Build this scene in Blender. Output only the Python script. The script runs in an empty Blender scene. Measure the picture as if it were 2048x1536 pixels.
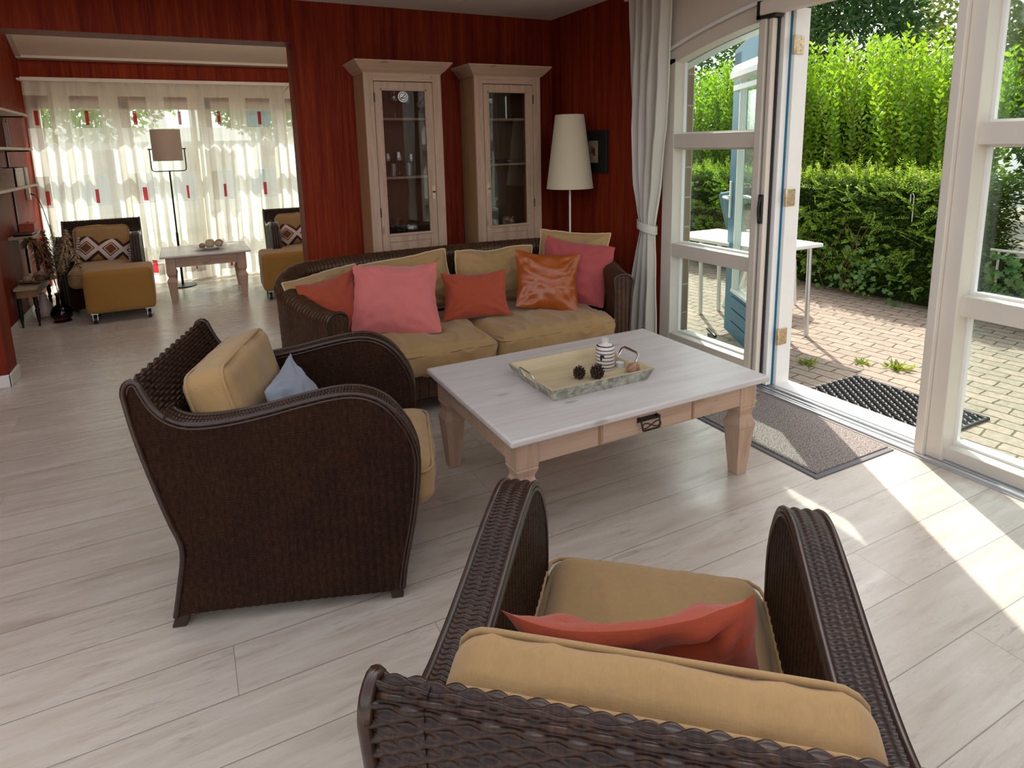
import bpy, bmesh, math, random
import numpy as np
from mathutils import Vector, Matrix, noise, Euler

random.seed(7)
RNG = np.random.default_rng(11)
PI = math.pi
S = bpy.context.scene
COL = S.collection

# ------------------------------------------------------------------ camera
cam_data = bpy.data.cameras.new('camera')
cam = bpy.data.objects.new('camera', cam_data)
COL.objects.link(cam)
cam_data.sensor_fit = 'HORIZONTAL'
cam_data.sensor_width = 36.0
FPX, CX, CY = 1264.53, 1016.68, 527.63
YAW, PITCH, ROLL = 0.468359, 0.183736, -0.0227323
cam_data.lens = FPX * 36.0 / 2048.0
cam_data.shift_x = (1024 - CX) / 2048.0
cam_data.shift_y = -(768 - CY) / 2048.0
cam_data.clip_start = 0.02
cam_data.clip_end = 200
_f = Vector((math.sin(YAW) * math.cos(PITCH), math.cos(YAW) * math.cos(PITCH), -math.sin(PITCH)))
_r = Vector((math.cos(YAW), -math.sin(YAW), 0))
_u = _r.cross(_f)
_r2 = math.cos(ROLL) * _r + math.sin(ROLL) * _u
_u2 = -math.sin(ROLL) * _r + math.cos(ROLL) * _u
M = Matrix.Identity(4)
for i in range(3):
    M[i][0], M[i][1], M[i][2] = _r2[i], _u2[i], -_f[i]
M[2][3] = 1.5
cam.matrix_world = M
S.camera = cam

# ------------------------------------------------------------------ sky, sun, exposure
SUN_EL = math.radians(44.7)
SUN_AZ = (0.522, 0.853)                      # horizontal direction towards the sun
W = bpy.data.worlds.new('sky_world')
S.world = W
W.use_nodes = True
wn = W.node_tree.nodes
wl = W.node_tree.links
wn.clear()
w_out = wn.new('ShaderNodeOutputWorld')
w_bg = wn.new('ShaderNodeBackground')
w_sky = wn.new('ShaderNodeTexSky')
w_sky.sky_type = 'NISHITA'
w_sky.sun_disc = False
w_sky.sun_elevation = SUN_EL
w_sky.sun_rotation = math.atan2(SUN_AZ[0], SUN_AZ[1])
w_sky.air_density = 1.0
w_sky.dust_density = 2.5
w_sky.ozone_density = 1.0
w_hsv = wn.new('ShaderNodeHueSaturation')
w_hsv.inputs['Saturation'].default_value = 0.22
w_bg.inputs['Strength'].default_value = 0.43
wl.new(w_sky.outputs[0], w_hsv.inputs['Color'])
wl.new(w_hsv.outputs[0], w_bg.inputs[0])
wl.new(w_bg.outputs[0], w_out.inputs[0])
sun_l = bpy.data.lights.new('sun', 'SUN')
sun_l.energy = 6.8
sun_l.angle = math.radians(0.6)
sun_l.color = (1.0, 0.95, 0.86)
sun = bpy.data.objects.new('sun', sun_l)
COL.objects.link(sun)
_d = Vector((SUN_AZ[0] * math.cos(SUN_EL), SUN_AZ[1] * math.cos(SUN_EL), math.sin(SUN_EL)))
sun.rotation_euler = _d.to_track_quat('Z', 'Y').to_euler()
sun.location = (8, 12, 12)

S.view_settings.view_transform = 'Standard'
S.view_settings.look = 'None'
S.view_settings.gamma = 1.0
S.view_settings.exposure = 0.15
S.view_settings.use_curve_mapping = False
S.cycles.max_bounces = 10
S.cycles.transparent_max_bounces = 24

# ------------------------------------------------------------------ object helpers
def tag(o, label, cat, group=None, kind=None):
    o['label'] = label
    o['category'] = cat
    if group: o['group'] = group
    if kind: o['kind'] = kind
    return o

def thing(name, label, cat, loc=(0, 0, 0), rotz=0.0, group=None):
    o = bpy.data.objects.new(name, None)
    o.empty_display_size = 0.05
    COL.objects.link(o)
    o.location = loc
    o.rotation_euler = (0, 0, rotz)
    return tag(o, label, cat, group)

def structure(o, label=None):
    o['kind'] = 'structure'
    if label: o['label'] = label
    return o

def struct_empty(name, label, cat='window'):
    o = bpy.data.objects.new(name, None)
    COL.objects.link(o)
    o['kind'] = 'structure'; o['label'] = label; o['category'] = cat
    return o

def dup(root, loc, rotz, label, group=None):
    r = root.copy(); COL.objects.link(r)
    r.location = loc
    e = r.rotation_euler.copy(); e.z = rotz; r.rotation_euler = e
    r['label'] = label
    if group: r['group'] = group
    for ch in list(root.children):
        c = ch.copy(); COL.objects.link(c); c.parent = r
        for g in list(ch.children):
            k = g.copy(); COL.objects.link(k); k.parent = c
    return r

class MB:
    """collects geometry for ONE mesh object"""
    def __init__(self):
        self.v = []; self.f = []; self.mi = []; self.uv = []; self.n = 0
    def add(self, vs, fs, mi=0, uvs=None):
        vs = np.asarray(vs, float).reshape(-1, 3)
        self.v.append(vs)
        o = self.n
        for k, f in enumerate(fs):
            self.f.append(tuple(int(i) + o for i in f)); self.mi.append(mi)
        if uvs is None:
            uvs = vs[:, [0, 2]] if len(vs) else np.zeros((0, 2))
            self.uv.append(np.asarray(uvs))
        else:
            self.uv.append(np.asarray(uvs, float).reshape(-1, 2))
        self.n += len(vs)
        return self
    def box(self, x0, x1, y0, y1, z0, z1, mi=0, rot=None, at=None):
        vs = np.array([(x, y, z) for z in (z0, z1) for y in (y0, y1) for x in (x0, x1)], float)
        if rot is not None:
            Rm = np.array(Euler(rot).to_matrix())
            vs = vs @ Rm.T
        if at is not None: vs = vs + np.array(at)
        return self.add(vs, [(0, 2, 3, 1), (4, 5, 7, 6), (0, 1, 5, 4), (1, 3, 7, 5), (3, 2, 6, 7), (2, 0, 4, 6)], mi)
    def tube(self, path, r, seg=8, mi=0, cap=True, closed=False, flat=1.0):
        P = [Vector(p) for p in path]; n = len(P)
        rr = r if hasattr(r, '__len__') else [r] * n
        vs = []; fs = []; uvs = []
        prev = None; L = 0.0
        for i in range(n):
            if closed: t = (P[(i + 1) % n] - P[i - 1])
            else: t = P[min(i + 1, n - 1)] - P[max(i - 1, 0)]
            if t.length < 1e-9: t = Vector((0, 0, 1))
            t.normalize()
            if prev is None:
                a = Vector((0, 0, 1)) if abs(t.z) < 0.9 else Vector((1, 0, 0))
                u = t.cross(a).normalized()
            else:
                u = (prev - t * prev.dot(t))
                if u.length < 1e-6: u = t.orthogonal()
                u.normalize()
            prev = u; w = t.cross(u)
            if i: L += (P[i] - P[i - 1]).length
            for k in range(seg):
                a = 2 * PI * k / seg
                vs.append(P[i] + (u * math.cos(a) + w * math.sin(a) * flat) * rr[i]); uvs.append((k / seg * 0.03, L))
        m = n if closed else n - 1
        for i in range(m):
            j = (i + 1) % n
            for k in range(seg):
                k2 = (k + 1) % seg
                fs.append((i * seg + k, i * seg + k2, j * seg + k2, j * seg + k))
        if cap and not closed:
            fs.append(tuple(range(seg - 1, -1, -1))); fs.append(tuple((n - 1) * seg + k for k in range(seg)))
        return self.add([tuple(v) for v in vs], fs, mi, uvs)
    def cyl(self, x, y, z0, z1, r, r2=None, seg=24, mi=0):
        return self.tube([(x, y, z0), (x, y, z1)], [r, r if r2 is None else r2], seg, mi)
    def lathe(self, prof, seg=32, mi=0, at=(0, 0, 0), close=False):
        prof = list(prof); n = len(prof); vs = []; fs = []; uvs = []
        for i, (r, z) in enumerate(prof):
            for k in range(seg):
                a = 2 * PI * k / seg
                vs.append((at[0] + r * math.cos(a), at[1] + r * math.sin(a), at[2] + z)); uvs.append((k / seg, z))
        for i in range(n - 1):
            for k in range(seg):
                k2 = (k + 1) % seg
                fs.append((i * seg + k, i * seg + k2, (i + 1) * seg + k2, (i + 1) * seg + k))
        if close:
            fs.append(tuple(range(seg - 1, -1, -1))); fs.append(tuple((n - 1) * seg + k for k in range(seg)))
        return self.add(vs, fs, mi, uvs)
    def prism(self, poly, a, b, axis='x', mi=0):
        """polygon extruded along axis from a to b. poly: (y,z) for x, (x,z) for y, (x,y) for z"""
        n = len(poly); vs = []
        for t in (a, b):
            for p, q in poly:
                vs.append({'x': (t, p, q), 'y': (p, t, q), 'z': (p, q, t)}[axis])
        fs = [tuple(range(n - 1, -1, -1)), tuple(range(n, 2 * n))]
        for i in range(n):
            j = (i + 1) % n
            fs.append((i, j, n + j, n + i))
        return self.add(vs, fs, mi)
    def grid(self, P, mi=0, uv=None, wrap=False, flip=False):
        """P: (A,B,3) array"""
        A, B = P.shape[:2]; fs = []
        for i in range(A - 1):
            for j in range(B if wrap else B - 1):
                j2 = (j + 1) % B
                q = (i * B + j, i * B + j2, (i + 1) * B + j2, (i + 1) * B + j)
                fs.append(q[::-1] if flip else q)
        return self.add(P.reshape(-1, 3), fs, mi, None if uv is None else uv.reshape(-1, 2))
    def build(self, name, mats, parent=None, smooth=40, bevel=0.0, seg=2, weld=False):
        me = bpy.data.meshes.new(name)
        V = np.concatenate(self.v) if self.v else np.zeros((0, 3))
        me.from_pydata(V.tolist(), [], self.f)
        if not isinstance(mats, (list, tuple)): mats = [mats]
        for m in mats: me.materials.append(m)
        if len(mats) > 1: me.polygons.foreach_set('material_index', self.mi)
        uvl = me.uv_layers.new(name='UVMap')
        li = np.zeros(len(me.loops), dtype=np.int32); me.loops.foreach_get('vertex_index', li)
        UV = np.concatenate(self.uv)
        uvl.data.foreach_set('uv', UV[li].astype(np.float32).ravel())
        if weld:
            bm = bmesh.new(); bm.from_mesh(me); bmesh.ops.remove_doubles(bm, verts=bm.verts, dist=1e-5)
            bmesh.ops.recalc_face_normals(bm, faces=bm.faces); bm.to_mesh(me); bm.free()
        me.update()
        if smooth:
            me.polygons.foreach_set('use_smooth', [True] * len(me.polygons))
            if smooth < 180: me.set_sharp_from_angle(angle=math.radians(smooth))
        o = bpy.data.objects.new(name, me)
        COL.objects.link(o)
        if parent is not None: o.parent = parent
        if bevel:
            b = o.modifiers.new('bevel', 'BEVEL'); b.width = bevel; b.segments = seg
            b.limit_method = 'ANGLE'; b.angle_limit = math.radians(35)
        return o

def catmull(pts, n, closed=False):
    P = np.array(pts, float); m = len(P)
    out = []
    segs = m if closed else m - 1
    for i in range(segs):
        if closed: p0, p1, p2, p3 = P[i - 1], P[i], P[(i + 1) % m], P[(i + 2) % m]
        else: p0, p1, p2, p3 = P[max(i - 1, 0)], P[i], P[i + 1], P[min(i + 2, m - 1)]
        for t in np.linspace(0, 1, 12, endpoint=False):
            out.append(0.5 * ((2 * p1) + (-p0 + p2) * t + (2 * p0 - 5 * p1 + 4 * p2 - p3) * t * t + (-p0 + 3 * p1 - 3 * p2 + p3) * t ** 3))
    if not closed: out.append(P[-1])
    return resample(np.array(out), n, closed)

def resample(P, n, closed=False):
    P = np.asarray(P, float)
    if closed: P = np.vstack([P, P[:1]])
    d = np.r_[0, np.cumsum(np.linalg.norm(np.diff(P, axis=0), axis=1))]
    t = np.linspace(0, d[-1], n + 1 if closed else n)
    if closed: t = t[:-1]
    return np.stack([np.interp(t, d, P[:, k]) for k in range(P.shape[1])], 1)

def arclen(P):
    return np.r_[0, np.cumsum(np.linalg.norm(np.diff(P, axis=0), axis=1))]

def grid_normals(P):
    a = np.gradient(P, axis=0); b = np.gradient(P, axis=1)
    n = np.cross(b, a); l = np.linalg.norm(n, axis=2, keepdims=True); l[l < 1e-12] = 1
    return n / l

# ------------------------------------------------------------------ materials
def new_mat(name):
    m = bpy.data.materials.new(name); m.use_nodes = True
    nt = m.node_tree; nt.nodes.clear()
    out = nt.nodes.new('ShaderNodeOutputMaterial')
    return m, nt, out

def N(nt, t, **kw):
    n = nt.nodes.new(t)
    for k, v in kw.items():
        if k in n.inputs.keys(): n.inputs[k].default_value = v
        else: setattr(n, k, v)
    return n

def ramp(nt, fac, stops):
    r = nt.nodes.new('ShaderNodeValToRGB')
    e = r.color_ramp.elements
    while len(e) > 1: e.remove(e[-1])
    e[0].position = stops[0][0]; e[0].color = (*stops[0][1], 1)
    for p, c in stops[1:]:
        k = e.new(p); k.color = (*c, 1)
    nt.links.new(fac, r.inputs[0])
    return r.outputs[0]

def coords(nt, kind='Object', scale=(1, 1, 1), rot=(0, 0, 0)):
    tc = nt.nodes.new('ShaderNodeTexCoord')
    mp = nt.nodes.new('ShaderNodeMapping')
    mp.inputs['Scale'].default_value = scale; mp.inputs['Rotation'].default_value = rot
    nt.links.new(tc.outputs[kind], mp.inputs[0])
    return mp.outputs[0]

def noise_tex(nt, vec, scale, detail=4, rough=0.55, dist=0.0):
    n = N(nt, 'ShaderNodeTexNoise', Scale=scale, Detail=detail, Roughness=rough, Distortion=dist)
    nt.links.new(vec, n.inputs['Vector'])
    return n.outputs['Fac']

def bump(nt, h, strength=0.3, dist=0.01, normal=None):
    b = N(nt, 'ShaderNodeBump', Strength=strength, Distance=dist)
    nt.links.new(h, b.inputs['Height'])
    if normal is not None: nt.links.new(normal, b.inputs['Normal'])
    return b.outputs[0]

def principled(nt, out, color=None, rough=0.5, spec=0.5, metal=0.0, normal=None, **kw):
    p = nt.nodes.new('ShaderNodeBsdfPrincipled')
    if color is not None:
        if isinstance(color, (tuple, list)): p.inputs['Base Color'].default_value = (*color, 1)
        else: nt.links.new(color, p.inputs['Base Color'])
    if isinstance(rough, (int, float)): p.inputs['Roughness'].default_value = rough
    else: nt.links.new(rough, p.inputs['Roughness'])
    p.inputs['Specular IOR Level'].default_value = spec
    p.inputs['Metallic'].default_value = metal
    if normal is not None: nt.links.new(normal, p.inputs['Normal'])
    for k, v in kw.items(): p.inputs[k].default_value = v
    nt.links.new(p.outputs[0], out.inputs[0])
    return p

def math_node(nt, op, a, b=None, c=None):
    n = nt.nodes.new('ShaderNodeMath'); n.operation = op
    for i, x in enumerate((a, b, c)):
        if x is None: continue
        if isinstance(x, (int, float)): n.inputs[i].default_value = x
        else: nt.links.new(x, n.inputs[i])
    return n.outputs[0]

def mixc(nt, fac, a, b, mode='MIX'):
    n = nt.nodes.new('ShaderNodeMix'); n.data_type = 'RGBA'; n.blend_type = mode
    if isinstance(fac, (int, float)): n.inputs[0].default_value = fac
    else: nt.links.new(fac, n.inputs[0])
    for i, x in ((6, a), (7, b)):
        if isinstance(x, (tuple, list)): n.inputs[i].default_value = (*x, 1)
        else: nt.links.new(x, n.inputs[i])
    return n.outputs[2]

def simple(name, col, rough=0.5, spec=0.5, metal=0.0, vary=0.0, scale=8.0, bumps=0.0, bscale=120, **kw):
    m, nt, out = new_mat(name)
    c = col; nrm = None
    v = coords(nt)
    if vary:
        f = noise_tex(nt, v, scale, 4)
        c = ramp(nt, f, [(0.3, tuple(x * (1 - vary) for x in col)), (0.7, tuple(min(1, x * (1 + vary)) for x in col))])
    if bumps:
        nrm = bump(nt, noise_tex(nt, v, bscale, 3), bumps, 0.004)
    principled(nt, out, c, rough, spec, metal, nrm, **kw)
    return m

def fabric(name, col, rough=0.85, vary=0.16, weave=0.25, sheen=0.2, slub=(1, 1, 1), spec=0.25):
    m, nt, out = new_mat(name)
    v = coords(nt)
    big = noise_tex(nt, v, 5, 3)
    fine = noise_tex(nt, coords(nt, 'Object', (60, 60, 700)), 1.0, 2)
    fine2 = noise_tex(nt, coords(nt, 'Object', (700, 60, 60)), 1.0, 2)
    f = math_node(nt, 'ADD', fine, fine2)
    f = math_node(nt, 'MULTIPLY_ADD', f, 0.35, math_node(nt, 'MULTIPLY', big, 0.35))
    c = ramp(nt, f, [(0.25, tuple(x * (1 - vary) for x in col)), (0.75, tuple(min(1, x * (1 + vary)) for x in col))])
    b = bump(nt, math_node(nt, 'ADD', fine, fine2), weave, 0.0015)
    principled(nt, out, c, rough, spec, 0, b, **{'Sheen Weight': sheen, 'Sheen Roughness': 0.5})
    return m

def wood(name, col, dark, axis='x', rough=0.5, scale=1.0, knots=True, spec=0.4):
    m, nt, out = new_mat(name)
    st = {'x': (1.2, 14, 14), 'y': (14, 1.2, 14), 'z': (14, 14, 1.2)}[axis]
    v = coords(nt, 'Object', tuple(s * scale for s in st))
    g = noise_tex(nt, v, 1.6, 6, 0.65, 0.6)
    st2 = tuple(s * 6 * scale if s > 2 else s * 2 * scale for s in st)
    g2 = noise_tex(nt, coords(nt, 'Object', st2), 1.5, 3)
    c = ramp(nt, g, [(0.3, dark), (0.52, col), (0.75, tuple(min(1, x * 1.12) for x in col))])
    c = mixc(nt, 0.35, c, ramp(nt, g2, [(0.3, dark), (0.65, col)]))
    if knots:
        kv = coords(nt, 'Object', {'x': (3, 9, 9), 'y': (9, 3, 9), 'z': (9, 9, 3)}[axis])
        vo = N(nt, 'ShaderNodeTexVoronoi', Scale=1.0); nt.links.new(kv, vo.inputs['Vector'])
        k = ramp(nt, vo.outputs['Distance'], [(0.05, (1, 1, 1)), (0.13, (0, 0, 0))])
        c = mixc(nt, math_node(nt, 'MULTIPLY', k, 0.55), c, tuple(x * 0.45 for x in dark))
    principled(nt, out, c, rough, spec, 0, bump(nt, g2, 0.12, 0.002))
    return m

def pane_reflectance(nt, f0=0.04):
    lw = nt.nodes.new('ShaderNodeLayerWeight'); lw.inputs[0].default_value = 0.5
    return math_node(nt, 'MULTIPLY_ADD', math_node(nt, 'POWER', lw.outputs['Facing'], 5.0), 0.9, f0)

def glass_mat(name, tint=(0.95, 1, 0.98), refl=1.0, f0=0.04):
    m, nt, out = new_mat(name)
    t = N(nt, 'ShaderNodeBsdfTransparent'); t.inputs[0].default_value = (*tint, 1)
    g = N(nt, 'ShaderNodeBsdfGlossy', Roughness=0.02); g.inputs[0].default_value = (refl, refl, refl, 1)
    mx = nt.nodes.new('ShaderNodeMixShader')
    nt.links.new(pane_reflectance(nt, f0), mx.inputs[0]); nt.links.new(t.outputs[0], mx.inputs[1]); nt.links.new(g.outputs[0], mx.inputs[2])
    nt.links.new(mx.outputs[0], out.inputs[0])
    return m

def leaf_mat(name, c1, c2, trans=0.5, rough=0.4):
    m, nt, out = new_mat(name)
    f = noise_tex(nt, coords(nt, 'Object'), 9, 2)
    c = ramp(nt, f, [(0.35, c1), (0.65, c2)])
    p = nt.nodes.new('ShaderNodeBsdfPrincipled'); nt.links.new(c, p.inputs['Base Color'])
    p.inputs['Roughness'].default_value = rough
    t = nt.nodes.new('ShaderNodeBsdfTranslucent')
    tc = mixc(nt, 1.0, c, (1.25, 1.25, 0.5), 'MULTIPLY'); nt.links.new(tc, t.inputs[0])
    mx = nt.nodes.new('ShaderNodeMixShader'); mx.inputs[0].default_value = trans
    nt.links.new(p.outputs[0], mx.inputs[1]); nt.links.new(t.outputs[0], mx.inputs[2])
    nt.links.new(mx.outputs[0], out.inputs[0])
    return m

def floor_mat():
    m, nt, out = new_mat('whitewashed_laminate')
    tc = nt.nodes.new('ShaderNodeTexCoord')
    sp = nt.nodes.new('ShaderNodeSeparateXYZ'); nt.links.new(tc.outputs['Object'], sp.inputs[0])
    PW = 0.2067
    yy = math_node(nt, 'DIVIDE', math_node(nt, 'SUBTRACT', sp.outputs[1], 0.89), PW)
    row = math_node(nt, 'FLOOR', yy); fy = math_node(nt, 'FRACT', yy)
    wn_ = nt.nodes.new('ShaderNodeTexWhiteNoise'); wn_.noise_dimensions = '1D'; nt.links.new(row, wn_.inputs['W'])
    xo = math_node(nt, 'MULTIPLY_ADD', wn_.outputs['Value'], 2.3, sp.outputs[0])
    xx = math_node(nt, 'DIVIDE', xo, 2.4)
    fx = math_node(nt, 'FRACT', xx); cx = math_node(nt, 'FLOOR', xx)
    cmb = nt.nodes.new('ShaderNodeCombineXYZ'); nt.links.new(row, cmb.inputs[0]); nt.links.new(cx, cmb.inputs[1])
    w2 = nt.nodes.new('ShaderNodeTexWhiteNoise'); w2.noise_dimensions = '2D'; nt.links.new(cmb.outputs[0], w2.inputs['Vector'])
    mp = nt.nodes.new('ShaderNodeMapping'); mp.inputs['Scale'].default_value = (1.4, 11, 1)
    va = nt.nodes.new('ShaderNodeVectorMath'); va.operation = 'MULTIPLY_ADD'
    nt.links.new(w2.outputs['Color'], va.inputs[0]); va.inputs[1].default_value = (7, 3, 0); nt.links.new(tc.outputs['Object'], va.inputs[2])
    nt.links.new(va.outputs[0], mp.inputs[0])
    g = noise_tex(nt, mp.outputs[0], 1.7, 8, 0.68, 0.5)
    mp2 = nt.nodes.new('ShaderNodeMapping'); mp2.inputs['Scale'].default_value = (5, 45, 1); nt.links.new(va.outputs[0], mp2.inputs[0])
    g2 = noise_tex(nt, mp2.outputs[0], 1.3, 6, 0.75, 0.8)
    c = ramp(nt, g, [(0.28, (0.40, 0.32, 0.25)), (0.42, (0.49, 0.41, 0.335)), (0.55, (0.54, 0.465, 0.39)), (0.75, (0.60, 0.53, 0.455))])
    mask = ramp(nt, noise_tex(nt, va.outputs[0], 2.2, 3, 0.6), [(0.42, (0.12, 0.12, 0.12)), (0.62, (1, 1, 1))])
    c = mixc(nt, mixc(nt, 1.0, ramp(nt, g2, [(0.52, (0, 0, 0)), (0.66, (0.7, 0.7, 0.7))]), mask, 'MULTIPLY'), c, (0.29, 0.225, 0.19))
    tint = ramp(nt, w2.outputs['Value'], [(0.0, (0.94, 0.935, 0.93)), (1.0, (1.03, 1.03, 1.035))])
    c = mixc(nt, 1.0, c, tint, 'MULTIPLY')
    e = math_node(nt, 'LESS_THAN', math_node(nt, 'MINIMUM', fy, math_node(nt, 'SUBTRACT', 1.0, fy)), 0.0075)
    ex = math_node(nt, 'LESS_THAN', math_node(nt, 'MINIMUM', fx, math_node(nt, 'SUBTRACT', 1.0, fx)), 0.0004)
    joint = math_node(nt, 'MAXIMUM', e, ex)
    c = mixc(nt, math_node(nt, 'MULTIPLY', joint, 0.75), c, (0.12, 0.09, 0.075))
    r = ramp(nt, g, [(0.3, (0.33, 0.33, 0.33)), (0.7, (0.24, 0.24, 0.24))])
    h = math_node(nt, 'SUBTRACT', math_node(nt, 'MULTIPLY', g2, 0.25), joint)
    principled(nt, out, c, r, 0.5, 0, bump(nt, h, 0.12, 0.002))
    return m

def redwall_mat(name='red_wallpaper', axis='x'):
    m, nt, out = new_mat(name)
    sc = (16, 16, 0.7)
    g = noise_tex(nt, coords(nt, 'Object', sc), 1.0, 7, 0.62, 0.3)
    g2 = noise_tex(nt, coords(nt, 'Object', (70, 70, 3)), 1.0, 4, 0.7)
    c = ramp(nt, g, [(0.25, (0.085, 0.005, 0.002)), (0.45, (0.15, 0.0125, 0.0035)), (0.6, (0.195, 0.022, 0.0055)), (0.78, (0.27, 0.046, 0.011))])
    c = mixc(nt, ramp(nt, g2, [(0.48, (0, 0, 0)), (0.72, (0.6, 0.6, 0.6))]), c, (0.30, 0.052, 0.013))
    principled(nt, out, c, 0.6, 0.12, 0, bump(nt, g2, 0.2, 0.002))
    return m

def wicker_mat(name, rows=False, spec=0.32, c0=(0.008, 0.003, 0.002), c1=(0.020, 0.007, 0.0035), c2=(0.055, 0.021, 0.009)):
    m, nt, out = new_mat(name)
    uv = coords(nt, 'UV', (160, 40, 1))
    f = noise_tex(nt, uv, 1.0, 3, 0.6)
    f2 = noise_tex(nt, coords(nt, 'Object'), 7, 3)
    ff = math_node(nt, 'MULTIPLY_ADD', f, 0.75, math_node(nt, 'MULTIPLY', f2, 0.3))
    c = ramp(nt, ff, [(0.3, c0), (0.5, c1), (0.78, c2)])
    nrm = None
    if rows:
        wv = N(nt, 'ShaderNodeTexWave', Scale=1.0, Distortion=1.5, Detail=1.0); wv.bands_direction = 'Y'
        wv.inputs['Detail Scale'].default_value = 2.0
        nt.links.new(coords(nt, 'UV', (30, 52, 1)), wv.inputs['Vector'])
        nrm = bump(nt, wv.outputs['Fac'], 0.7, 0.003)
        c = mixc(nt, math_node(nt, 'MULTIPLY', wv.outputs['Fac'], 0.22), c, c2)
    principled(nt, out, c, 0.34 if spec > 0.29 else 0.45, spec, 0, nrm)
    return m

def paver_mat():
    m, nt, out = new_mat('clay_pavers')
    tc = nt.nodes.new('ShaderNodeTexCoord')
    nz = N(nt, 'ShaderNodeTexNoise', Scale=5.0, Detail=2.0); nt.links.new(tc.outputs['Object'], nz.inputs['Vector'])
    va = nt.nodes.new('ShaderNodeVectorMath'); va.operation = 'MULTIPLY_ADD'
    nt.links.new(nz.outputs['Color'], va.inputs[0]); va.inputs[1].default_value = (0.055, 0.055, 0); nt.links.new(tc.outputs['Object'], va.inputs[2])
    mp = nt.nodes.new('ShaderNodeMapping'); mp.inputs['Rotation'].default_value = (0, 0, math.radians(82)); nt.links.new(va.outputs[0], mp.inputs[0])
    b = N(nt, 'ShaderNodeTexBrick', Scale=1.0)
    b.inputs['Brick Width'].default_value = 0.21; b.inputs['Row Height'].default_value = 0.105; b.inputs['Mortar Size'].default_value = 0.006
    b.inputs['Mortar Smooth'].default_value = 0.3
    b.inputs['Color1'].default_value = (0.38, 0.30, 0.24, 1); b.inputs['Color2'].default_value = (0.30, 0.255, 0.205, 1); b.inputs['Mortar'].default_value = (0.10, 0.085, 0.05, 1)
    nt.links.new(mp.outputs[0], b.inputs['Vector'])
    d = noise_tex(nt, tc.outputs['Object'], 30, 5, 0.7)
    c = mixc(nt, 0.6, b.outputs['Color'], ramp(nt, d, [(0.3, (0.45, 0.42, 0.38)), (0.7, (1.1, 1.05, 1.0))]), 'MULTIPLY')
    h = math_node(nt, 'SUBTRACT', math_node(nt, 'MULTIPLY', d, 0.2), b.outputs['Fac'])
    principled(nt, out, c, 0.85, 0.2, 0, bump(nt, h, 0.6, 0.01))
    return m

def brick_mat():
    m, nt, out = new_mat('house_brick')
    tc = nt.nodes.new('ShaderNodeTexCoord')
    mp = nt.nodes.new('ShaderNodeMapping'); mp.inputs['Rotation'].default_value = (PI / 2, 0, PI / 2); nt.links.new(tc.outputs['Object'], mp.inputs[0])
    b = N(nt, 'ShaderNodeTexBrick', Scale=1.0)
    b.inputs['Brick Width'].default_value = 0.22; b.inputs['Row Height'].default_value = 0.062; b.inputs['Mortar Size'].default_value = 0.006
    b.inputs['Color1'].default_value = (0.30, 0.17, 0.10, 1); b.inputs['Color2'].default_value = (0.22, 0.12, 0.075, 1); b.inputs['Mortar'].default_value = (0.4, 0.36, 0.3, 1)
    nt.links.new(mp.outputs[0], b.inputs['Vector'])
    principled(nt, out, b.outputs['Color'], 0.85, 0.2, 0, bump(nt, b.outputs['Fac'], -0.5, 0.006))
    return m

def speckle_mat(name, c1, c2, scale=170, rough=0.95):
    m, nt, out = new_mat(name)
    v = coords(nt)
    f = noise_tex(nt, v, scale, 2, 0.8)
    c = ramp(nt, f, [(0.38, c1), (0.62, c2)])
    principled(nt, out, c, rough, 0.1, 0, bump(nt, f, 0.6, 0.004))
    return m

MT = {}
MT['floor'] = floor_mat()
MT['red'] = redwall_mat()
MT['ceil2'] = simple('cream_sloped_ceiling', (0.82, 0.74, 0.63), 0.8, 0.2, vary=0.02, scale=2)
MT['cream'] = simple('cream_paint', (0.63, 0.565, 0.48), 0.45, 0.4, vary=0.03, scale=3)
MT['ceil'] = simple('white_ceiling_board', (0.66, 0.61, 0.56), 0.8, 0.2, vary=0.03, scale=2, bumps=0.08, bscale=60)
MT['white'] = simple('white_lacquer', (0.78, 0.76, 0.72), 0.35, 0.45, vary=0.02)
MT['whitewood'] = simple('white_skirting_paint', (0.66, 0.62, 0.57), 0.4, 0.4, vary=0.04)
MT['alu'] = simple('aluminium', (0.62, 0.63, 0.64), 0.35, 0.5, 0.85)
MT['black'] = simple('black_rubber', (0.012, 0.011, 0.011), 0.5, 0.4)
MT['iron'] = simple('dark_iron', (0.03, 0.027, 0.025), 0.4, 0.5, 0.7, vary=0.3)
MT['chrome'] = simple('brushed_steel', (0.6, 0.6, 0.6), 0.18, 0.5, 1.0)
MT['brass'] = simple('worn_brass', (0.55, 0.42, 0.26), 0.35, 0.5, 0.8, vary=0.3, scale=60)
MT['blue'] = simple('blue_door_paint', (0.010, 0.150, 0.27), 0.4, 0.25, vary=0.1)
MT['glass'] = glass_mat('window_glass', (0.90, 0.97, 0.95))
MT['cabglass'] = glass_mat('cabinet_glass', (0.80, 0.80, 0.78), 1.0, 0.06)
MT['ware'] = glass_mat('drinking_glass', (0.88, 0.89, 0.89), 1.0, 0.14)
MT['wicker'] = wicker_mat('dark_wicker_weave')
MT['wickerp'] = wicker_mat('dark_wicker_panel', rows=True, spec=0.08)
MT['wickers'] = wicker_mat('brown_wicker_weave', c0=(0.017, 0.008, 0.004), c1=(0.045, 0.020, 0.009), c2=(0.10, 0.05, 0.022), spec=0.3)
MT['cord'] = simple('dark_rattan_trim', (0.028, 0.011, 0.006), 0.3, 0.5, vary=0.4, scale=40)
MT['beige'] = fabric('mustard_beige_linen', (0.345, 0.208, 0.086))
MT['piping'] = fabric('pale_piping_cord', (0.52, 0.37, 0.20))
MT['ochre'] = fabric('ochre_ottoman_cloth', (0.31, 0.150, 0.030))
MT['pink'] = fabric('pink_linen', (0.56, 0.145, 0.13), sheen=0.3)
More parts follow.
